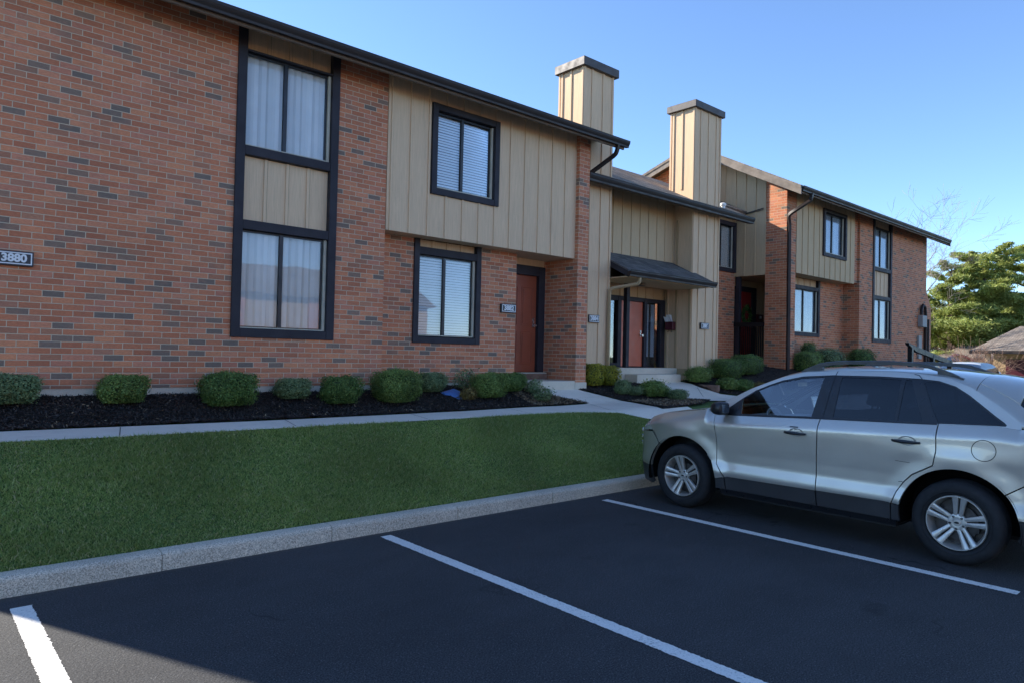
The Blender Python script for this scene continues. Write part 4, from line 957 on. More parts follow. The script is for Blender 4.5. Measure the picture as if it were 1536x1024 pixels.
patch(B, OC, 'side_window', M['carglass'], CAR, g_f, (), (-1, 1), -.009, 0, .05)
patch(B, OC, 'side_window', M['tint'], CAR, g_r, (), (-1, 1), -.009, 0, .05)
patch(B, OC, 'side_window', M['tint'], CAR, g_t, (), (-1, 1), -.009, 0, .05)
patch(B, OC, 'quarter_window', M['tint'], CAR, g_q, (), (-1, 1), -.006, 0, .04)
def strip(B, off, name, mat, parent, pts, w, o, sides=(-1,), n=None):
    """thin ribbon following the side surface along (u, z) points"""
    P = [Vector(p) for p in pts]; D = []
    for a, b in zip(P[:-1], P[1:]):
        k = max(1, int((b - a).length / .02)); D += [a.lerp(b, j / k) for j in range(k)]
    D.append(P[-1])
    for sd in sides:
        V = []
        for i, p in enumerate(D):
            d = (D[min(i + 1, len(D) - 1)] - D[max(i - 1, 0)]).normalized(); q = Vector((-d.y, d.x)) * w / 2
            for e in (1, -1): V.append(tuple(np.array(B.side(sd, p.x + q.x * e, p.y + q.y * e, o)) - np.array(off)))
        mb = MB(); mb.add(V, [(2 * i, 2 * i + 1, 2 * i + 3, 2 * i + 2) for i in range(len(D) - 1)]); mb.build(name, mat, parent, 0, 80)
for sd in (-1, 1):
    strip(B, OC, 'door_seam', BP, CAR, [(1.62, 1.17), (1.645, 1.40), (1.672, 1.60), (1.68, 1.643)], .007, .0012, (sd,))
    strip(B, OC, 'door_seam', BP, CAR, [(2.663, 1.20), (2.60, 1.32), (2.50, 1.56), (2.475, 1.60), (2.44, 1.632), (2.40, 1.638)], .007, .0012, (sd,))
    strip(B, OC, 'belt_trim', BP, CAR, [(.46, 1.118), (1.0, 1.139), (1.55, 1.164), (2.3, 1.191), (2.65, 1.204)], .012, .003, (sd,))
    strip(B, OC, 'cladding_highlight', PL, CAR, [(.60, .440), (1.585, .449)], .010, .010, (sd,)); strip(B, OC, 'cladding_highlight', PL, CAR, [(1.606, .450), (2.29, .455)], .010, .010, (sd,))
# --- top sheets
fr_ = lambda q: 0
topsheet(B, OC, 'hood', CP, CAR, -.90, .185, -.87, .87, 40, 40)
for a, b in ((-1, -.878), (.878, 1)): topsheet(B, OC, 'fender_top', CP, CAR, -.93, .34, a, b, 50, 10)
topsheet(B, OC, 'cowl', BP, CAR, .19, .30, -.872, .872, 5, 20, -.004)
topsheet(B, OC, 'windshield', M['carglass'], CAR, .305, 1.12, -.955, .955, 20, 24)
for a, b in ((-1, -.958), (.958, 1)): topsheet(B, OC, 'windshield_pillar', CP, CAR, .345, 1.13, a, b, 34, 5)
topsheet(B, OC, 'roof', CP, CAR, 1.13, 2.92, -1, 1, 40, 60)
topsheet(B, OC, 'roof_spoiler', CP, CAR, 2.925, 3.23, -.86, .86, 14, 40, .002)
for a, b in ((-1, -.865), (.865, 1)): topsheet(B, OC, 'rear_pillar', CP, CAR, 2.925, 3.60, a, b, 30, 8)
topsheet(B, OC, 'rear_window', M['tint'], CAR, 3.235, 3.54, -.86, .86, 14, 24, -.012)
topsheet(B, OC, 'tailgate', CP, CAR, 3.545, 3.60, -.86, .86, 6, 24)
tg = MB(OC)   # tail end: panel rows down the back
rows = [(3.60, None), (3.66, 1.02), (3.70, .93), (3.72, .83), (3.775, .80), (3.79, .60), (3.775, .46), (3.72, .28)]
V = []; nq = 25
for i, (u, z) in enumerate(rows):
    for q in np.linspace(-1, 1, nq):
        if z is None: p = B.top(3.60, q); V.append(tuple(p))
        else:
            hw = [0, .80, .80, .80, .76, .74, .74, .72][i]; V.append((B.cx + q * hw, B.y0 - u + .10 * abs(q) ** 3, z))
tg.add(V, [(i * nq + j, i * nq + j + 1, (i + 1) * nq + j + 1, (i + 1) * nq + j) for i in range(len(rows) - 1) for j in range(nq - 1)])
tg.build('rear_bumper', CP, CAR, 0, 30)
nf = MB(OC); V = []; rows = [(-.90, None), (-.93, .80), (-.945, .70), (-.955, .55), (-.945, .43), (-.93, .24)]
for i, (u, z) in enumerate(rows):
    for q in np.linspace(-1, 1, nq):
        if z is None: p = B.top(-.90, q * .95); V.append(tuple(p))
        else: V.append((B.cx + q * .52, B.y0 - u - .06 * abs(q) ** 3, z))
nf.add(V, [(i * nq + j, i * nq + j + 1, (i + 1) * nq + j + 1, (i + 1) * nq + j) for i in range(len(rows) - 1) for j in range(nq - 1)])
nf.build('front_bumper', CP, CAR, 0, 30)
gr = MB(OC)
for k in range(3):
    z = .60 + k * .085
    gr.box(7.885 - .46, 7.885 + .46, 4.83 + .945, 4.83 + .975, z, z + .045)
gr.build('grille', M['chrome'], CAR, .006)
topsheet(B, OC, 'headliner', M['seat'], CAR, 1.0, 3.0, -.97, .97, 20, 24, -.035)
for a, b in ((-.985, -.90), (.90, .985)): topsheet(B, OC, 'pillar_lining', BP, CAR, .34, 1.2, a, b, 20, 4, -.018)
topsheet(B, OC, 'header_lining', BP, CAR, 1.06, 1.22, -.96, .96, 4, 24, -.016)
# --- wheels
def make_wheel(u, sd, lab=None):
    xo = B.cx + sd * .955; yc = B.y0 - u; zc_ = .366; s = -sd   # local +a goes inward
    root = thing_part('wheel', CAR, (xo, yc, zc_))
    t = MB(); pr = [(.045, .233), (.020, .245), (.008, .262), (.000, .290), (.004, .320), (.014, .340), (.030, .354), (.045, .361)]
    for a in (.062, .085, .108, .131, .154, .177, .200):
        pr += [(a - .006, .365), (a - .005, .357), (a + .001, .357), (a + .002, .365)]
    pr += [(.215, .354), (.232, .330), (.240, .29), (.225, .245), (.205, .233)]
    V0 = [(a * s, r) for a, r in pr]; t.lathe(V0, (0, 0, 0), 'x', 96, True)
    tr = t.build('tyre', M['rubber'], root, 0, 40)
    # raised lettering ring and sidewall rib
    r = MB(); r.lathe([(-.001 * s, .268), (-.003 * s, .272), (-.001 * s, .276)], (0, 0, 0), 'x', 96); r.build('sidewall_rib', M['rubber'], root, 0, True)
    k = MB()
    k.lathe([(a * s, q) for a, q in [(.012, .236), (.006, .232), (.006, .226), (.016, .222), (.040, .214), (.075, .205), (.20, .20), (.20, .232), (.05, .238)]], (0, 0, 0), 'x', 96, True)
    k.lathe([(a * s, q) for a, q in [(.050, .004), (.044, .030), (.040, .058), (.048, .075), (.075, .078), (.080, .004)]], (0, 0, 0), 'x', 40, True)
    for i in range(5):
        a0 = 2 * PI * i / 5 + .12 + u
        for e in (-1, 1):
            # one blade: from hub to rim, bending out
            def pt(rr, tt, ax): return (ax * s, rr * math.cos(a0) - tt * math.sin(a0), rr * math.sin(a0) + tt * math.cos(a0))
            st_ = [(.050, e * .0185, .014, .044), (.12, e * .0245, .0175, .032), (.17, e * .029, .0205, .020), (.226, e * .035, .026, .010)]
            V = []
            for rr, tt, hw, ax in st_: V += [pt(rr, tt - hw, ax + .004), pt(rr, tt - hw * .7, ax), pt(rr, tt + hw * .7, ax), pt(rr, tt + hw, ax + .004), pt(rr, tt + hw, ax + .030), pt(rr, tt - hw, ax + .030)]
            F = [(j * 6 + q, j * 6 + (q + 1) % 6, (j + 1) * 6 + (q + 1) % 6, (j + 1) * 6 + q) for j in range(3) for q in range(6)] + [(5, 4, 3, 2, 1, 0), (18, 19, 20, 21, 22, 23)]
            k.add(V, F)
    k.build('rim', M['rim'], root, 0, 35)
    h = MB()
    for i in range(5):
        a0 = 2 * PI * (i + .5) / 5 + .12 + u; cy, cz = .055 * math.cos(a0), .055 * math.sin(a0)
        h.lathe([(.036 * s, .003), (.034 * s, .010), (.055 * s, .011)], (0, cy, cz), 'x', 6)
    h.build('lug_nuts', M['brake'], root)
    h = MB(); h.lathe([(.036 * s, .002), (.037 * s, .026), (.043 * s, .032), (.05 * s, .032)], (0, 0, 0), 'x', 24); cap_ = h.build('hub_cap', M['rim'], root, 0, True)
    h = MB(); V = [(.0345 * s, .019 * math.cos(2 * PI * i / 20), .009 * math.sin(2 * PI * i / 20)) for i in range(20)]; h.add(V, [tuple(range(20))]); h.build('hub_emblem', BP, root)
    h = MB(); h.lathe([(.085 * s, .05), (.085 * s, .155), (.10 * s, .155)], (0, 0, 0), 'x', 48); h.lathe([(.13 * s, .05), (.13 * s, .2)], (0, 0, 0), 'x', 32); h.box(min(.07 * s, .12 * s), max(.07 * s, .12 * s), -.16, -.09, -.07, .07); h.build('brake_disc', M['brake'], root, 0, True)
    if lab: root['label'] = lab
    return root
def thing_part(name, parent, wloc):
    o = bpy.data.objects.new(name, None); o.empty_display_size = .1; link(o, parent); o.location = Vector(wloc) - Vector(OC); return o
for u in (0, 2.824):
    for sd in (-1, 1): make_wheel(u, sd)
# wheel wells, floor pan
for u in (0, 2.824):
    for sd in (-1, 1):
        lw_ = MB(OC); V = []; n = 24
        for i in range(n + 1):
            a = math.radians(-12 + 204 * i / n)
            for x in (.94, .58): V.append((B.cx + sd * x, B.y0 - u - .475 * math.cos(a), .37 + .475 * math.sin(a)))
        lw_.add(V, [(2 * i, 2 * i + 1, 2 * i + 3, 2 * i + 2) for i in range(n)]); lw_.add([(B.cx + sd * .58, B.y0 - u - .475 * math.cos(math.radians(-12 + 204 * i / n)), .37 + .475 * math.sin(math.radians(-12 + 204 * i / n))) for i in range(n + 1)], [tuple(range(n + 1))]); lw_.build('wheel_well', M['liner'], CAR)
fp = MB(OC)
def cbx(x0, x1, u0, u1, z0, z1): fp.box(B.cx + x0, B.cx + x1, B.y0 - u1, B.y0 - u0, z0, z1)
cbx(-.50, .50, -.85, 3.65, .22, .42); cbx(-.86, .86, .50, 2.31, .22, .40); cbx(-.48, .48, -.88, -.5, .24, .70); cbx(-.80, .80, 3.32, 3.6, .28, .78); cbx(-.59, .59, -.75, .35, .42, .95)
cbx(-.88, -.84, .5, 2.32, .40, 1.05); cbx(.84, .88, .5, 2.32, .40, 1.05); cbx(-.58, -.5, -.6, .5, .4, 1.0); cbx(-.86, -.84, 2.33, 3.3, .86, 1.15); cbx(.84, .86, 2.33, 3.3, .86, 1.15)
fp.build('floor_pan', BP, CAR)
# --- cabin
ds = MB(OC); ds.box(B.cx - .80, B.cx + .80, B.y0 - .72, B.y0 - .22, .55, 1.04); ds.box(B.cx - .78, B.cx + .78, B.y0 - .80, B.y0 - .55, .70, 1.075); ds.box(B.cx - .55, B.cx - .19, B.y0 - .82, B.y0 - .6, 1.06, 1.12); ds.build('dashboard', M['dash'], CAR, .03, True, 3)
for sx in (-.38, .38):
    stt = MB(OC)
    stt.box(B.cx + sx - .25, B.cx + sx + .25, B.y0 - 1.75, B.y0 - 1.22, .52, .70)
    Mt = Matrix.Translation((B.cx + sx, B.y0 - 1.72, .66)) @ Matrix.Rotation(math.radians(14), 4, 'X')
    stt.box(-.24, .24, -.12, .02, 0, .62, Mt); stt.box(-.13, .13, -.10, .0, .68, .88, Mt); stt.box(-.08, -.06, -.06, -.04, .6, .7, Mt); stt.box(.06, .08, -.06, -.04, .6, .7, Mt)
    stt.build('front_seat', M['seat'], CAR, .035, True, 3)
stt = MB(OC); stt.box(B.cx - .55, B.cx + .55, B.y0 - 2.55, B.y0 - 2.05, .55, .78); Mt = Matrix.Translation((B.cx, B.y0 - 2.6, .70)) @ Matrix.Rotation(math.radians(16), 4, 'X')
stt.box(-.55, .55, -.12, .02, 0, .56, Mt); stt.box(-.48, -.22, -.1, 0, .58, .74, Mt); stt.box(.22, .48, -.1, 0, .58, .74, Mt); stt.build('rear_bench', M['seat'], CAR, .035, True, 3)
sw_ = MB(OC); c0 = Vector((B.cx - .37, B.y0 - .88, 1.02)); ax = Vector((0, -1, .42)).normalized(); e1 = Vector((1, 0, 0)); e2 = ax.cross(e1)
sw_.tube([c0 + (e1 * math.cos(2 * PI * i / 32) + e2 * math.sin(2 * PI * i / 32)) * .185 for i in range(33)], .016, 8, False)
for a in (200, 340, 270): sw_.tube([c0, c0 + (e1 * math.cos(math.radians(a)) + e2 * math.sin(math.radians(a))) * .18], .014, 6)
sw_.tube([c0 - ax * .02, c0 + ax * .01], .06, 16); sw_.tube([c0, c0 - ax * .25], .035, 8); sw_.build('steering_wheel', M['dash'], CAR, 0, True)
rm = MB(OC); rm.box(B.cx - .12, B.cx + .12, B.y0 - .98, B.y0 - .95, 1.44, 1.50); rm.build('interior_mirror', BP, CAR, .008)
# --- fittings, both sides
for sd in (-1, 1):
    for (ua, za, ub, zb, dps) in ((1.265, 1.005, 1.485, 1.000, doors), (2.305, 1.032, 2.535, 1.028, rdoors)):
        dpar = CAR
        um = (ua + ub) / 2
        cup = MB(OC); V = []; n = 28
        for rr, oo in ((1.0, .0015), (.8, -.004), (.0, -.010)):
            for i in range(n):
                a = 2 * PI * i / n; V.append(B.side(sd, um + .075 * rr * math.cos(a) + .01, za + .005 + .042 * rr * math.sin(a), oo + .004))
        cup.add(V, [(j * n + i, j * n + (i + 1) % n, (j + 1) * n + (i + 1) % n, (j + 1) * n + i) for j in range(2) for i in range(n)])
        dpar = dps[0] if sd == -1 else dps[1]
        cup.build('handle_cup', CP, dpar, 0, True)
        hd = MB(OC); pts = []; rs = []
        for i in range(13):
            f = i / 12; uu = ua + (ub - ua) * f; zz = za + (zb - za) * f; oo = .028 + .016 * math.sin(PI * f) - (.022 if i in (0, 12) else 0)
            pts.append(B.side(sd, uu, zz, oo)); rs.append(.011 + .006 * math.sin(PI * min(f * 1.1, 1)) if 0 < i < 12 else .010)
        hd.tube(pts, rs, 10); hd.build('door_handle', BP, dpar, 0, True)
    strip(B, OC, 'keypad', BP, doors[0] if sd < 0 else doors[1], [(1.315, 1.062), (1.405, 1.064)], .011, .003, (sd,))
    mi = MB(OC); X0 = B.cx + sd * .875
    V = []; n = 16   # mirror housing: rounded shell
    for i, (yy, k) in enumerate([(-.60, .72), (-.585, .98), (-.55, 1.04), (-.50, .97), (-.46, .7), (-.44, .35)]):
        for j in range(n):
            a = 2 * PI * j / n; ca, sa = math.cos(a), math.sin(a); ca = math.copysign(abs(ca) ** .6, ca); sa = math.copysign(abs(sa) ** .6, sa)
            V.append((X0 + sd * (.125 + .105 * k * ca), B.y0 + yy, 1.195 + .072 * k * sa))
    mi.add(V, [(i * n + j, i * n + (j + 1) % n, (i + 1) * n + (j + 1) % n, (i + 1) * n + j) for i in range(5) for j in range(n)] + [tuple(range(5 * n, 6 * n)), tuple(range(n))])
    mio = mi.build('side_mirror', BP, CAR, 0, 50)
    mg = MB(OC); mg.box(X0 + sd * .125 - .068, X0 + sd * .125 + .068, B.y0 - .604, B.y0 - .601, 1.15, 1.24); mg.build('mirror_glass', M['chrome'], mio)
    ma = MB(OC); ma.tube([(X0 - sd * .03, B.y0 - .52, 1.15), (X0 + sd * .06, B.y0 - .52, 1.165)], .024, 8); ma.build('mirror_arm', BP, mio, 0, True)
    rr_ = MB(OC); V = []
    path = [(1.30, -.002), (1.36, .016), (1.46, .045), (1.56, .058), (1.7, .063), (2.1, .066), (2.4, .062), (2.5, .052), (2.6, .030), (2.70, .008), (2.76, -.004)]
    PP = []
    for u, hh in path:
        b = B.top(u, sd * .90); PP.append(Vector((b[0], b[1], b[2] + hh)))
    V = []
    for i, p in enumerate(PP):
        hh = path[i][1]; th_ = .030 if .04 < hh else .026; w_ = .022
        for dx, dz in ((-w_, -th_ / 2), (-w_, th_ / 2), (-w_ * .4, th_ * .75), (w_ * .4, th_ * .75), (w_, th_ / 2), (w_, -th_ / 2)): V.append((p.x + dx, p.y, p.z + dz))
    rr_.add(V, [(i * 6 + j, i * 6 + (j + 1) % 6, (i + 1) * 6 + (j + 1) % 6, (i + 1) * 6 + j) for i in range(len(PP) - 1) for j in range(6)] + [(5, 4, 3, 2, 1, 0), tuple(range(6 * len(PP) - 6, 6 * len(PP)))])
    for (a, c_) in ((1.28, 1.50), (2.58, 2.80)):
        b0 = B.top(a, sd * .90); b1 = B.top(c_, sd * .90)
        rr_.add([(b0[0] - .02, b0[1], b0[2] - .01), (b0[0] + .02, b0[1], b0[2] - .01), (b1[0] + .02, b1[1], b1[2] - .01), (b1[0] - .02, b1[1], b1[2] - .01), (b0[0] - .018, b0[1], b0[2] + (.012 if a < 2 else .04)), (b0[0] + .018, b0[1], b0[2] + (.012 if a < 2 else .04)), (b1[0] + .018, b1[1], b1[2] + (.055 if a < 2 else .01)), (b1[0] - .018, b1[1], b1[2] + (.055 if a < 2 else .01))], [(0, 1, 5, 4), (1, 2, 6, 5), (2, 3, 7, 6), (3, 0, 4, 7), (4, 5, 6, 7)])
    rr_.build('roof_rail', PL, CAR, 0, 40)
# fuel door on the near side
ring = [(3.025 + .088 * math.cos(2 * PI * i / 48), 1.015 + .088 * math.sin(2 * PI * i / 48)) for i in range(49)]
strip(B, OC, 'fuel_door_seam', BP, qps[0], ring, .0065, .0015, (-1,))
strip(B, OC, 'fuel_door_notch', M['rim'], qps[0], [(3.09, 1.009), (3.106, 1.012)], .014, .002, (-1,))
# scuffs low on the rear door and by the arch
strip(B, OC, 'scratch', BP, rdoors[0], [(2.33, .846), (2.40, .842), (2.455, .840)], .004, .001, (-1,)); strip(B, OC, 'scratch', BP, rdoors[0], [(2.36, .655), (2.385, .662), (2.40, .657)], .006, .001, (-1,))
strip(B, OC, 'hood_edge_seam', BP, CAR, [(-.45, .85), (-.335, .712)], .006, .0015, (-1, 1))
# ================================================================== signs and small things
sign(.905, 2.615, 8.97, .345, .155, '3880', 'white on black number sign 3880 on the bare brick wall, largest in view')
sign(8.06, 2.53, 9.30, .34, .155, '3882', 'number sign on brick between the slatted window and the rust red door')
sign(10.18, 2.455, 9.20, .30, .15, '3884', 'number sign on tan boards beside the downspout left of the porch')
sign(13.98, 2.48, 9.20, .33, .145, '3886', 'number sign on the tan chimney boards right of the orange red door')
sign(18.40, 3.09, 9.45, .24, .17, '3888', 'small number sign on far brick beside the corner downspout')
mb_ = thing('mailbox', 'maroon wall mailbox stuffed with white papers beside the orange red door', 'mailbox', (13.46, 9.7, 2.47))
MB().box(-.12, -.0, -.11, .11, -.10, .09).build('box', M['maroon'], mb_, .01)
pp = MB()
for k in range(9):
    y = random.uniform(-.09, .08); z = .09; h_ = random.uniform(.06, .17); a = random.uniform(-.08, .08)
    pp.add([(-.06 + random.uniform(-.04, .04), y, z - .03), (-.06 + random.uniform(-.04, .04), y + .07, z - .03), (-.07, y + .07 + a, z + h_), (-.05, y + a, z + h_ * .9)], [(0, 1, 2, 3)])
pp.build('papers', M['white'], mb_)
hk = MB(); hk.tube([(-.06, -.05, -.1), (-.07, -.05, -.15), (-.1, -.05, -.14)], .006, 5); hk.tube([(-.06, .05, -.1), (-.07, .05, -.15), (-.1, .05, -.14)], .006, 5); hk.build('newspaper_hook', M['black'], mb_)
mb2 = thing('mailbox', 'small maroon mailbox in the far recessed porch behind the railing', 'mailbox', (18.98, 10.70, 2.90))
MB().box(-.16, .16, -.14, .0, -.17, .15).build('box', M['maroon'], mb2, .012); MB().box(-.05, .05, -.145, -.138, .03, .10).build('mail_flag', M['white'], mb2)
# wreath on far door
wth = thing('door_wreath', 'green leafy wreath hanging on the far red door', 'wreath', (18.24, 10.6, 2.98))
V = []; 
n = 900; a = RNG.uniform(0, 2 * PI, n); r = .20 + RNG.normal(0, .035, n); c = np.stack([np.cos(a) * r, RNG.uniform(-.05, .01, n), np.sin(a) * r * 1.15], -1)
d1_ = RNG.normal(size=(n, 3)); d1_ /= np.linalg.norm(d1_, axis=1)[:, None]; d2_ = np.cross(d1_, RNG.normal(size=(n, 3))); d2_ /= np.linalg.norm(d2_, axis=1)[:, None]
Vv = np.stack([c - d1_ * .035, c + d2_ * .014, c + d1_ * .035, c - d2_ * .014], 1).reshape(-1, 3); npmesh('leaves', Vv, np.arange(n * 4).reshape(-1, 4), M['boxdark'], wth)
# blue tarp corner
tp = MB(); V = [(6.51, 8.74, 1.185)]; nn = 14
for i in range(nn):
    a = 2 * PI * i / nn; rr = .19 * (1 + .25 * math.sin(3 * a)); V.append((6.51 + rr * math.cos(a), 8.70 + rr * .8 * math.sin(a), float(hgt(6.5, 8.7 + rr * .8 * math.sin(a))) + .035 + random.uniform(0, .02)))
tp.add(V, [(0, 1 + i, 1 + (i + 1) % nn) for i in range(nn)]); tag(tp.build('plastic_cover', M['blue'], None, 0, 60), 'small bright blue plastic cover lying on the mulch between the round shrubs', 'plastic cover')
# landscape timbers beside the second walk
lt_ = MB(); lt_.prism([(13.16, 9.19), (13.27, 9.19), (13.50, 8.44), (13.38, 8.40)], 1.0, 1.17, 2); tag(lt_.build('landscape_timber', M['wood'], None, .012), 'reddish brown landscape timber edging the walk below the porch steps', 'garden edging')
# dark sloping handrail at the far end
hr = thing('handrail', 'dark sloping handrail with square posts beyond the silver car roof', 'handrail', (21.9, 7.5, 1.0))
def P_(x, y, z): return (x - 21.9, y - 7.5, z - 1.0)
hb = MB((21.9, 7.5, 1.0)); hb.prism([(21.55, 2.32), (22.3, 2.21), (25.3, 1.84), (25.3, 1.70), (22.2, 2.07), (21.6, 2.25)], 7.45, 7.55, 1); hb.build('rail', M['black'], hr, .004)
for x in (21.85, 23.6, 25.2):
    q = MB((21.9, 7.5, 1.0)); q.box(x - .07, x + .07, 7.44, 7.56, .7, 2.2 - (x - 21.85) * .1); q.build('post', M['black'], hr, .004)
# ================================================================== shrubs
def foliage(n, shape, leaf, squash=.35, fill=.35):
    """leaf quads through a clipped shrub volume; shape(dirs)->radius multiplier per direction"""
    d = RNG.normal(size=(n, 3)); d /= np.linalg.norm(d, axis=1)[:, None]
    r = shape(d) * (1 - fill * RNG.beta(1, 3.2, n)); c = d * r[:, None]
    nrm = d + RNG.normal(0, .55, (n, 3)); nrm /= np.linalg.norm(nrm, axis=1)[:, None]
    t = np.cross(nrm, RNG.normal(size=(n, 3))); t /= np.linalg.norm(t, axis=1)[:, None]; b = np.cross(nrm, t)
    L = (leaf * RNG.uniform(.6, 1.25, n) / 2)[:, None]; W = L * .55
    return np.stack([c - t * L, c + b * W + t * L * .1, c + t * L, c - b * W + t * L * .1], 1)
def shrub(x, y, wx, wy, h, mat, label, seed, n=5200, boxy=.5, loose=0., leaf=.022, name='round_shrub', z=None, cat='shrub', group='shrubs along the front of the houses', sprigs=26):
    global RNG
    RNG = np.random.default_rng(seed); z0 = float(hgt(x, y)) + .02 if z is None else z
    t = thing(name, label, cat, (x, y, z0), group)
    ph = RNG.uniform(0, 6, 6)
    def shp(d):
        e = 2 + 4 * boxy; a = (np.abs(d[:, 0]) ** e + np.abs(d[:, 1]) ** e + np.abs(d[:, 2]) ** e) ** (-1 / e)
        lump = 1 + .045 * np.sin(5 * d[:, 0] + ph[0]) * np.sin(5 * d[:, 1] + ph[1]) + .05 * np.sin(4 * d[:, 2] + 6 * d[:, 0] + ph[2]) + .03 * np.sin(11 * d[:, 0] + 9 * d[:, 1] + ph[3]) + .03 * np.sin(13 * d[:, 2] + 8 * d[:, 1] + ph[4])
        return a * lump * (1 + loose * RNG.uniform(-1, 1, len(d)) ** 3)
    Q = foliage(n, shp, leaf / h, .35, .42)
    Q[..., 2] = np.where(Q[..., 2] < 0, Q[..., 2] * .98, Q[..., 2])
    low = 1 - .22 * np.clip(-Q[..., 2], 0, 1) ** 1.5
    Qx = Q[..., 0] * low * wx / 2 + .02 * Q[..., 2]; Qy = Q[..., 1] * low * wy / 2; Qz = (Q[..., 2] + 1) * h / 2 + .0
    # keep leaves undistorted: rescale each leaf about its centre
    V = np.stack([Qx, Qy, Qz], -1); c = V.mean(1, keepdims=True); e = V - c
    ln = np.linalg.norm(e[:, 2] - e[:, 0], axis=1)[:, None, None] + 1e-9; V = c + e / ln * leaf * RNG.uniform(.7, 1.2, (n, 1, 1))
    k = V[:, :, 2].min(1) > .015
    V = V[k]
    npmesh('foliage', V.reshape(-1, 3), np.arange(len(V) * 4).reshape(-1, 4), mat, t)
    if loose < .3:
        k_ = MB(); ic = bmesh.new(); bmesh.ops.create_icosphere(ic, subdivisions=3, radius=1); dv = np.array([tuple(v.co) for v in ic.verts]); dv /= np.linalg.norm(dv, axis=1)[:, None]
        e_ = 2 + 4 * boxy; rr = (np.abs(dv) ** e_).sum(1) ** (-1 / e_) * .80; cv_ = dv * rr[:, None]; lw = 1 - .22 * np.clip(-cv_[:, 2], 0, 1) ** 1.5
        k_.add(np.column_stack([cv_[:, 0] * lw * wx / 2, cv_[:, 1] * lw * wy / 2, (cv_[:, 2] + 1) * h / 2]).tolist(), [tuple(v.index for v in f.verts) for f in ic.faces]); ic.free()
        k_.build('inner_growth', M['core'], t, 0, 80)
    s = MB()
    for i in range(9):
        a = random.uniform(0, 2 * PI); rr = random.uniform(.1, .38)
        s.tube([(random.uniform(-.03, .03), random.uniform(-.03, .03), -.03), (rr * wx * .4 * math.cos(a), rr * wy * .4 * math.sin(a), h * .35), (rr * wx * math.cos(a) * 1.1, rr * wy * math.sin(a) * 1.1, h * .86)], [.009, .006, .002], 4)
    for i in range(sprigs):
        d = Vector((random.gauss(0, 1), random.gauss(0, 1), abs(random.gauss(0, 1)))).normalized(); b = Vector((d.x * wx * .46, d.y * wy * .46, h * .5 + d.z * h * .46)); s.tube([b * .9, b + d * random.uniform(.01, .035)], [.002, .001], 3)
    s.build('stems', M['twig'], t)
    return t
SH = [
 (.86, 8.78, .56, .46, .31, 'boxblue', 'clipped grey green shrub below the 3880 sign, cut by the left edge of the photo', .75),
 (1.92, 8.72, .46, .40, .32, 'box', 'small clipped boxwood alone on the mulch left of the tall framed window', .7),
 (3.02, 8.56, .60, .52, .40, 'boxdark', 'dense dark boxwood directly below the left post of the tall framed window', .8),
 (3.90, 8.72, .42, .36, .27, 'boxblue', 'smallest pale clipped shrub under the right part of the tall framed window', .7),
 (4.48, 8.52, .47, .44, .36, 'boxdark', 'squared dark boxwood just right of the tall framed window', .85),
 (5.33, 8.50, .62, .54, .46, 'box', 'largest round boxwood at the joint between bare brick and siding bay', .7),
 (6.16, 8.85, .46, .40, .30, 'boxblue', 'pale rounded shrub under the slatted window left of the blue cover', .35),
 (7.08, 8.56, .54, .46, .39, 'box', 'bushy green boxwood right of the blue cover', .6),
 (6.88, 8.95, .36, .30, .32, 'boxblue', 'thin grey green shrub tucked behind the bushy boxwood by the blue cover', .2),
 (7.76, 8.80, .48, .38, .31, 'boxdark', 'dark low shrub in front of the stoop left end', .4),
 (8.16, 8.68, .26, .26, .24, 'boxblue', 'narrow tufted shrub leaning on the stoop corner', .1),
 (6.62, 8.50, .26, .22, .20, 'berry', 'sparse little plant with bare stems in front of the blue cover', .1),
 (8.06, 8.34, .34, .28, .24, 'boxblue', 'open leafy plant at the tip of the mulch by the stoop', .05),
]
for i, (x, y, wx, wy, h_, mt_, lab, bx) in enumerate(SH):
    sparse = bx < .25
    shrub(x, y, wx, wy, h_, M[mt_], lab, 40 + i, int(15000 * (wx * h_) / .2) if not sparse else 900, bx, .5 if sparse else .16, .034 if sparse else .024, 'garden_shrub')
shrub(9.97, 8.98, .42, .40, .42, M['privet'], 'yellow green hedge block against the brick corner pier', 70, int(3600 * 1.7), .9, .08, .030, 'hedge_shrub')
shrub(10.43, 9.02, .46, .42, .38, M['privet'], 'yellow tinged hedge block left of the porch steps', 71, int(3600 * 1.7), .85, .12, .030, 'hedge_shrub')
shrub(10.32, 8.52, .30, .28, .28, M['boxblue'], 'pale round shrub in front of the yellow green hedge', 72, int(2600 * 1.7), .25, .15, .02, 'garden_shrub')
shrub(11.02, 8.36, .50, .42, .32, M['box'], 'spiky green shrub in the middle of the bed before the porch steps', 73, int(3000 * 1.7), .1, .45, .034, 'garden_shrub')
shrub(10.62, 8.45, .34, .26, .18, M['boxblue'], 'low sprawling shrub left of the spiky green one', 74, int(1500 * 1.7), .1, .4, .026, 'garden_shrub')
shrub(11.38, 8.02, .36, .34, .22, M['boxblue'], 'low grey green ball shrub nearest the car hood', 75, int(2600 * 1.7), .3, .15, .02, 'garden_shrub')
shrub(11.35, 8.35, .34, .26, .20, M['box'], 'low green shrub behind the ball shrub near the car hood', 76, int(1800 * 1.7), .2, .3, .024, 'garden_shrub')
shrub(13.42, 8.93, .62, .46, .34, M['box'], 'bright leafy shrub at the foot of the second chimney boards', 77, int(3800 * 1.7), .3, .3, .034, 'garden_shrub')
shrub(14.55, 8.92, .95, .60, .46, M['boxdark'], 'wide dark clipped hedge in front of the far porch, left half', 78, int(7000 * 1.7), .7, .08, .026, 'hedge_shrub')
shrub(15.45, 8.95, .86, .60, .48, M['boxdark'], 'dark clipped hedge ending against the far corner pier', 79, int(6500 * 1.7), .8, .08, .026, 'hedge_shrub')
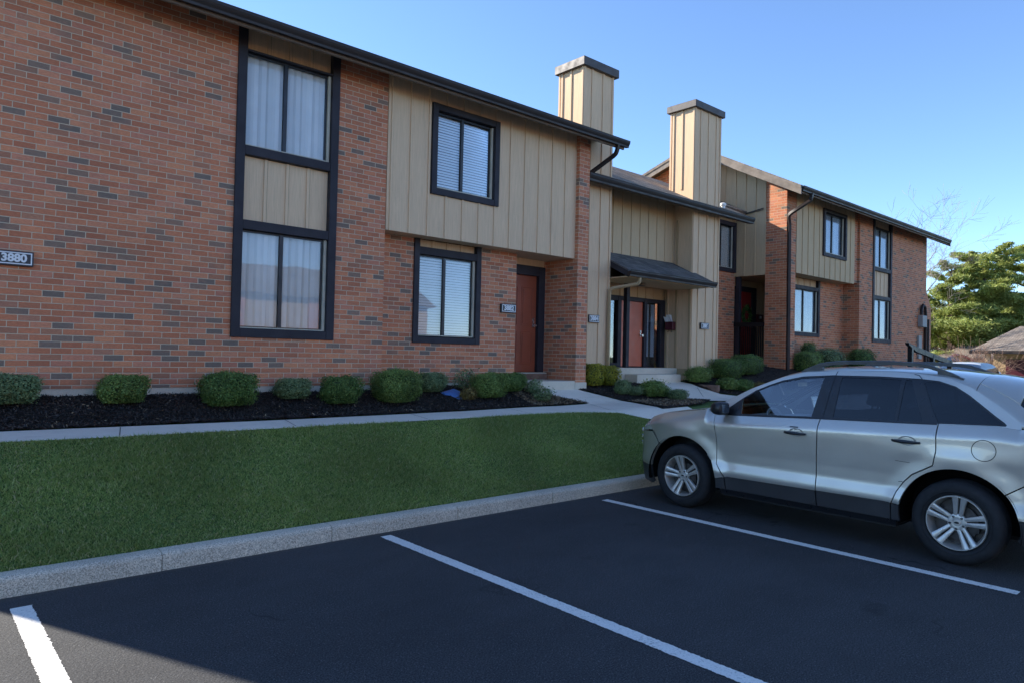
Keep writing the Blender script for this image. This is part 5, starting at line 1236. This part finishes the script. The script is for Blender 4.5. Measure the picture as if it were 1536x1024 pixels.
shrub(13.86, 8.46, .52, .40, .27, M['box'], 'leafy green plant in front of the wide dark hedge', 80, int(2400 * 1.7), .1, .4, .034, 'garden_shrub')
shrub(14.30, 8.34, .44, .36, .26, M['boxdark'], 'small dark plant between the leafy plant and the reddish one', 81, int(2000 * 1.7), .2, .3, .03, 'garden_shrub')
shrub(14.85, 8.24, .50, .36, .22, M['berry'], 'low bronze leaved plant just above the car hood line', 82, int(2000 * 1.7), .2, .3, .03, 'garden_shrub')
shrub(18.15, 8.75, .80, .6, .55, M['box'], 'clipped shrub right of the corner downspout', 83, int(5200 * 1.7), .75, .1, .03, 'garden_shrub')
shrub(19.6, 8.85, 1.10, .7, .62, M['boxblue'], 'broad greyish shrub under the far lower window', 84, int(4500 * 1.7), .4, .2, .034, 'garden_shrub')
shrub(18.95, 9.1, .5, .4, .72, M['boxdark'], 'small dark shrub peeking behind the broad greyish one', 85, int(2000 * 1.7), .4, .1, .03, 'garden_shrub')
shrub(21.55, 8.75, .95, .7, .70, M['boxdark'], 'round dark shrub in the brick corner of the far house', 86, int(5000 * 1.7), .3, .1, .034, 'garden_shrub')
shrub(21.2, 8.35, 1.1, .6, .36, M['boxblue'], 'low pale shrub in front of the round dark one', 87, int(3500 * 1.7), .4, .2, .034, 'garden_shrub')
# ================================================================== trees
def limb(mb, p, d, L, r, depth, spread, tips, up=.0, taper=.7, nseg=4, minr=.008):
    P = [p.copy()]; R = [r]; q = p.copy(); dd = d.copy()
    for i in range(nseg):
        dd = (dd + Vector((random.gauss(0, .13), random.gauss(0, .13), random.gauss(0, .08) + up))).normalized(); q = q + dd * L / nseg; P.append(q.copy()); R.append(max(r * (1 - (1 - taper * .75) * (i + 1) / nseg), minr * .6))
        if depth > 0 and i >= 1:
            for _ in range(1 if depth > 2 else (2 if depth > 1 else 3)):
                s = Vector((random.gauss(0, 1), random.gauss(0, 1), random.gauss(.1, .6))); s = (s - dd * s.dot(dd)).normalized()
                limb(mb, q, (dd * (1 - spread) + s * spread).normalized(), L * random.uniform(.5, .75), R[-1] * random.uniform(.5, .7), depth - 1, spread, tips, up, taper, max(3, nseg - 1), minr)
    mb.tube(P, R, 5 if r > .03 else 3, False); tips.append((q.copy(), dd.copy()))
def bare_tree(x, y, z, H, r, label, seed, depth=4, group='bare trees'):
    random.seed(seed); t = thing('bare_tree', label, 'tree', (x, y, z), group); mb = MB(); tips = []
    tr = MB(); tr.tube([(0, 0, -.2), (.03, .02, H * .1), (.0, .05, H * .22)], [r * 1.3, r, r * .85], 9); tr.build('trunk', M['barkgrey'], t, 0, True)
    for k in range(5):
        a = 2 * PI * k / 5 + random.random(); limb(mb, Vector((0, .05, H * (.17 + .012 * k))), Vector((math.cos(a) * .5, math.sin(a) * .5, 1)).normalized(), H * .52, r * .5, depth, .48, tips, .05)
    mb.build('branches', M['barkgrey'], t, 0); return t
def pine(x, y, z, H, label, seed, mat, mat2=None, nb=26, spread=.45, low=.18, group='evergreens beyond the far houses', dens=900):
    """open crowned conifer: leaning trunk, long limbs, flat needle pads with gaps between"""
    global RNG
    random.seed(seed); RNG = np.random.default_rng(seed); t = thing('pine_tree', label, 'tree', (x, y, z), group)
    tr = MB(); lean = random.uniform(-.04, .04) * H; pts = [Vector((lean * (k / 7) ** 2 + random.uniform(-.05, .05), random.uniform(-.1, .1), H * .95 * k / 7 - .3 * (k == 0))) for k in range(8)]
    tr.tube(pts, [H * .028 * (1 - .85 * k / 7) for k in range(8)], 9); tr.build('trunk', M['bark'], t, 0, True)
    br = MB(); C_ = []; S_ = []
    for k in range(nb):
        f = low + (1 - low) * (k + random.random() * .8) / nb; hgt_ = H * .93 * f; base = pts[0].lerp(pts[-1], 0) ; i = min(int(f * 7), 6); base = pts[i].lerp(pts[i + 1], f * 7 - i); base.z = hgt_
        a = k * 2.4 + random.uniform(-.5, .5); L = H * spread * (1.05 - .72 * f) * random.uniform(.6, 1.1); u_ = random.uniform(-.02, .35) + .5 * f ** 2
        d = Vector((math.cos(a), math.sin(a), u_)).normalized(); P = [base]; q = base.copy()
        for s in range(5):
            d = (d + Vector((random.gauss(0, .12), random.gauss(0, .12), random.gauss(.02, .07)))).normalized(); q = q + d * L / 5; P.append(q.copy())
            if s >= 1:
                for e in range(3):
                    sd_ = Vector((-d.y, d.x, random.uniform(-.1, .4))).normalized() * random.choice((-1, 1)); l2 = L * random.uniform(.12, .28); tip = q + (sd_ * .8 + d * .5).normalized() * l2
                    br.tube([q, q.lerp(tip, .5) + Vector((0, 0, .03 * l2)), tip], [H * .0022, H * .0014, H * .0007], 3, False); C_.append(q.lerp(tip, .75)); S_.append(l2 * random.uniform(.5, .85))
        C_.append(q); S_.append(L * .16)
        br.tube(P, [H * .009 * (1 - .8 * j / 5) * (1.1 - .6 * f) for j in range(6)], 5, False)
    C_.append(Vector(pts[-1])); S_.append(H * .06)
    br.build('branches', M['bark'], t, 0)
    c = np.array([tuple(v) for v in C_]); s = np.array(S_); m_ = len(c); n = int(dens * m_ / 10)
    w_ = s ** 1.5; idx_ = RNG.choice(m_, n, p=w_ / w_.sum()); g = RNG.normal(0, 1, (n, 3)); g *= .62; p = c[idx_] + g * s[idx_][:, None] * np.array([1.0, 1.0, .34])
    d = RNG.normal(size=(n, 3)) * np.array([1, 1, .6]) + np.array([0, 0, .5]); d /= np.linalg.norm(d, axis=1)[:, None]; b = np.cross(d, RNG.normal(size=(n, 3))); b /= np.linalg.norm(b, axis=1)[:, None]
    L = (H * .016 * RNG.uniform(.6, 1.4, n))[:, None]; Wd = L * .2
    V = np.stack([p - d * L, p + b * Wd, p + d * L, p - b * Wd], 1).reshape(-1, 3)
    npmesh('needles', V, np.arange(n * 4).reshape(-1, 4), mat, t); return t
def dirpt(px, depth, py=545):
    """world X,Y on the ground for a bearing, given as X/Y ratio"""
    return px, depth
pine(62, 16.2, 0, 10.5, 'broad open crowned pine with dark forked trunk, centre of the trees above the low roofs', 5, M['pine'], None, 34, .50, .22, dens=1700)
pine(66, 14.2, 0, 11.2, 'tall yellow green pine rising at the right edge behind the brown roofed house', 9, M['pine'], None, 34, .46, .25, dens=1700)
pine(60, 17.9, 0, 9.6, 'shorter rounded pine nearest the end of the brick row', 12, M['pine'], None, 32, .42, .12, dens=1700)
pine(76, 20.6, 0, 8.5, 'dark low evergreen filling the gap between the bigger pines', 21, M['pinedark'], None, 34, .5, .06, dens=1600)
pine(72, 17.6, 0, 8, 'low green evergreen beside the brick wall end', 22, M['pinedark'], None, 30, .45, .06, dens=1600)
bare_tree(44, 15.6, 0, 8.8, .17, 'pale bare tree rising right behind the end of the far brick wall', 31, 4)
bare_tree(52, 19.2, 0, 10.4, .17, 'bare tree with thin twigs above the far roof end', 33, 4)
bare_tree(60, 20.2, 0, 5.2, .12, 'low pale bare tree between brick wall and pines', 36, 4)
bare_tree(30.5, 30.5, 0, 9.2, .2, 'small spray of bare twigs above the roof between the two chimneys', 38, 4)
# ================================================================== far houses
def farhouse(x, y0, y1, dp, ze, zr, label, mat_roof, wallmat, porch=True, lap=1.2):
    """single storey house whose front faces -X; ridge along Y with hipped ends"""
    o_ = (x, (y0 + y1) / 2, 0); t = thing('bungalow', label, 'house', o_, 'low houses beyond the parking lot')
    MB(o_).box(x + 1.2 if porch else x, x + dp, y0 + .3, y1 - .3, 0, ze - .02).build('wall', wallmat, t)
    hi = (zr - ze) * .65; a = [(x - .5, y0 - .4, ze), (x + dp + .5, y0 - .4, ze), (x + dp + .5, y1 + .4, ze), (x - .5, y1 + .4, ze), (x + dp / 2, y0 + hi, zr), (x + dp / 2, y1 - hi, zr)]
    r = MB(o_).add(a, [(0, 1, 4), (1, 2, 5, 4), (2, 3, 5), (3, 0, 4, 5), (0, 3, 2, 1)]).build('roof', mat_roof, t)
    MB(o_).box(x - .58, x - .48, y0 - .4, y1 + .4, ze - .16, ze + .01).build('gutter', M['gutter'], t)
    if porch:
        n = 4
        for k in range(n + 1):
            yy = y0 + .35 + (y1 - y0 - .7) * k / n; MB(o_).box(x - .1, x + .12, yy - .11, yy + .11, 0, ze).build('post', M['siding'], t)
        for k in range(n):
            ya = y0 + .5 + (y1 - y0 - .7) * k / n; yb_ = ya + (y1 - y0 - .7) / n - .3
            if k % 2 == 0:
                fr0 = MB(o_).box(x + 1.12, x + 1.2, ya + .3, yb_ - .3, .9, 2.2).build('window', M['white'], t); MB(o_).box(x + 1.10, x + 1.118, ya + .38, yb_ - .38, .98, 2.12).build('pane', M['glass'], fr0)
                MB(o_).box(x - .02, x + .04, ya, yb_, .3, .95).build('porch_panel', M['black'], t)
            else: MB(o_).box(x + 1.14, x + 1.2, ya + .5, yb_ - .4, .05, 2.1).build('door', M['maroon'], t)
    return t
farhouse(45, 2.5, 11.9, 7.5, 2.52, 4.0, 'brown roofed low house with open porch posts at the right edge of the photo', M['shingle3'], M['sidingdeep'])
farhouse(56, 10.5, 17.2, 7, 2.2, 3.35, 'low tan roofed house behind the bare reddish bush', M['shingle3'], M['siding2'], False)
# bare reddish bush in front of it
rb = thing('bare_bush', 'bare reddish brown bush in front of the low tan roof', 'shrub', (41, 11.1, 0)); mb = MB(); tips = []; random.seed(3)
for k in range(34):
    a = random.uniform(0, 2 * PI); e = random.uniform(.2, .9); limb(mb, Vector((random.uniform(-.7, .7), random.uniform(-.8, .8), 0)), Vector((math.cos(a) * e * .6, math.sin(a) * e * .6, 1)).normalized(), random.uniform(1.1, 1.7), .022, 2, .5, tips, .02, .7, 4, .008)
mb.build('branches', M['wood'], rb)
# ================================================================== other parked vehicles, low detail but whole
class Far(Body):
    def __init__(s, cx, y0, L, W_, tops, belt, hood):
        k = L / 4.715; s.cx, s.y0 = cx, y0; s.axles = (0, 2.824 * k)
        s.W = [(u * k, w * W_) for u, w in Body.W]; s.ZC = [(u * k, (hood + (z - 1.115) * (tops - hood) / .54 if z > 1.115 else hood + (z - 1.115))) for u, z in Body.ZC]
        s.ZT = [(u * k, (hood + .03 + (z - 1.145) * (tops - hood) / .54 if z > 1.145 else hood + .03 + (z - 1.145))) for u, z in Body.ZT]
        s.ZS = [(u * k, z if z > 5 else belt + (z - 1.16) * .6) for u, z in Body.ZS]; s.k = k
def farcar(cx, y0, L, W_, tops, belt, hood, paint, label, z0=0):
    Bf = Far(cx, y0, L, W_, tops, belt, hood); k = Bf.k; off = (cx, y0 - 1.4, 0); t = thing('parked_car', label, 'car', (cx, y0 - 1.4, z0))
    T = lambda a, b, n: [(a + (b - a) * i / n, float(Bf.zs(a + (b - a) * i / n))) for i in range(n + 1)]
    low_ = [(-.93 * k, .25), (-.46 * k, .25)] + arc(0, .43, 195, -15, .36, 16) + [(.5, .25)] + arc(Bf.axles[1], .43, 195, -15, .36, 16) + [(3.76 * k, .25), (3.76 * k, .85)] + T(3.6 * k, -.9 * k, 50)
    patch(Bf, off, 'body_side', paint, t, low_, (), (-1, 1), 0, .03, .07)
    a0, a1 = .36 * k, 3.2 * k; up_ = [(a0 + (a1 - a0) * i / 30, float(Bf.zs(a0 + (a1 - a0) * i / 30)) + .002) for i in range(31)] + [(a1 - (a1 - a0) * i / 40, float(Bf.zc(a1 - (a1 - a0) * i / 40)) - .002) for i in range(41)]
    patch(Bf, off, 'side_window', M['tint'], t, up_, (), (-1, 1), 0, .02, .06)
    topsheet(Bf, off, 'hood', paint, t, -.92 * k, .26 * k, -1, 1, 20, 16); topsheet(Bf, off, 'windshield', M['tint2'], t, .27 * k, 1.12 * k, -1, 1, 16, 16)
    topsheet(Bf, off, 'roof', paint, t, 1.125 * k, 3.2 * k, -1, 1, 24, 24); topsheet(Bf, off, 'rear_window', M['tint2'], t, 3.21 * k, 3.55 * k, -1, 1, 10, 16); topsheet(Bf, off, 'tailgate', paint, t, 3.56 * k, 3.75 * k, -1, 1, 6, 16)
    fb = MB(off); fb.box(cx - .6, cx + .6, y0 - 3.74 * k, y0 + .9 * k, .25, .82); fb.build('bumper', M['plastic'], t, .03)
    for u in Bf.axles:
        for sd in (-1, 1):
            wv = MB(off); s = -sd; xo = cx + sd * .90 * W_
            wv.lathe([(a * s, r) for a, r in [(.04, .2), (.0, .27), (.02, .33), (.05, .34), (.19, .34), (.22, .2)]], (xo, y0 - u, .34), 'x', 32, True); wo = wv.build('wheel', M['rubber'], t, 0, 40)
            wr_ = MB(off); wr_.lathe([(a * s, r) for a, r in [(.05, .003), (.03, .05), (.045, .14), (.02, .2), (.06, .21)]], (xo, y0 - u, .34), 'x', 32); wr_.build('rim', M['rim'], wo, 0, True)
    return t
M['tint2'] = glass_mat('car_screen_glass', (.25, .42, .45), .25)
M['redpaint'] = dull('red_car_paint', (.35, .03, .02), .3, .2, .05, 3, 0, coat=1)
M['whitepaint'] = dull('pale_car_paint', (.55, .58, .60), .35, .1, .05, 3, 0, coat=1)
v1 = farcar(33.5, 9.9, 4.9, 1.02, 1.70, 1.10, 1.10, M['whitepaint'], 'pale minivan whose blue tinted screen shows just above the silver car roof', .13)
v1.location = (35.4, 9.95, .13); v1.rotation_euler = (0, 0, PI / 2)
v2 = farcar(46.0, 15, 4.6, 1.0, 2.35, 1.35, 1.3, M['redpaint'], 'red van far beyond the handrail with only its roof line showing', 0)
v2.location = (48.5, 14.2, 0); v2.rotation_euler = (0, 0, PI / 2)
# ================================================================== what stands across the lot (seen in the panes and paint)
OO = (6, -30, 0); OP = thing('townhouse', 'sunlit row house across the lot, seen only mirrored in the window panes', 'house', OO)
MB(OO).box(-22, 34, -40, -31, 0, 5.6).build('wall', M['sidingdeep'], OP)
MB(OO).prism([(-41, 5.5), (-30.3, 5.5), (-35.5, 8.2)], -22.6, 34.6, 0).build('roof', M['shingle'], OP)
for k in range(9):
    x = -19 + k * 6; MB(OO).box(x, x + 1.2, -31, -30.88, 0, 5.6).build('brick_panel', M['brick3'], OP)
    fr0 = MB(OO).box(x + 3.3, x + 4.9, -31, -30.9, .9, 2.5).build('window', M['trim'], OP); MB(OO).box(x + 3.4, x + 4.8, -30.898, -30.88, 1, 2.4).build('pane', M['glass'], fr0)
lp_ = thing('lamp_post', 'white lamp post across the lot, mirrored in the lower framed window', 'street lamp', (-1.6, -12, 0))
MB((-1.6, -12, 0)).tube([(-1.6, -12, 0), (-1.6, -12, 7)], [.11, .06], 12).build('pole', M['white'], lp_, 0, True); MB((-1.6, -12, 0)).box(-2.3, -1.5, -12.15, -11.85, 7, 7.12).build('lamp_head', M['white'], lp_, .03)
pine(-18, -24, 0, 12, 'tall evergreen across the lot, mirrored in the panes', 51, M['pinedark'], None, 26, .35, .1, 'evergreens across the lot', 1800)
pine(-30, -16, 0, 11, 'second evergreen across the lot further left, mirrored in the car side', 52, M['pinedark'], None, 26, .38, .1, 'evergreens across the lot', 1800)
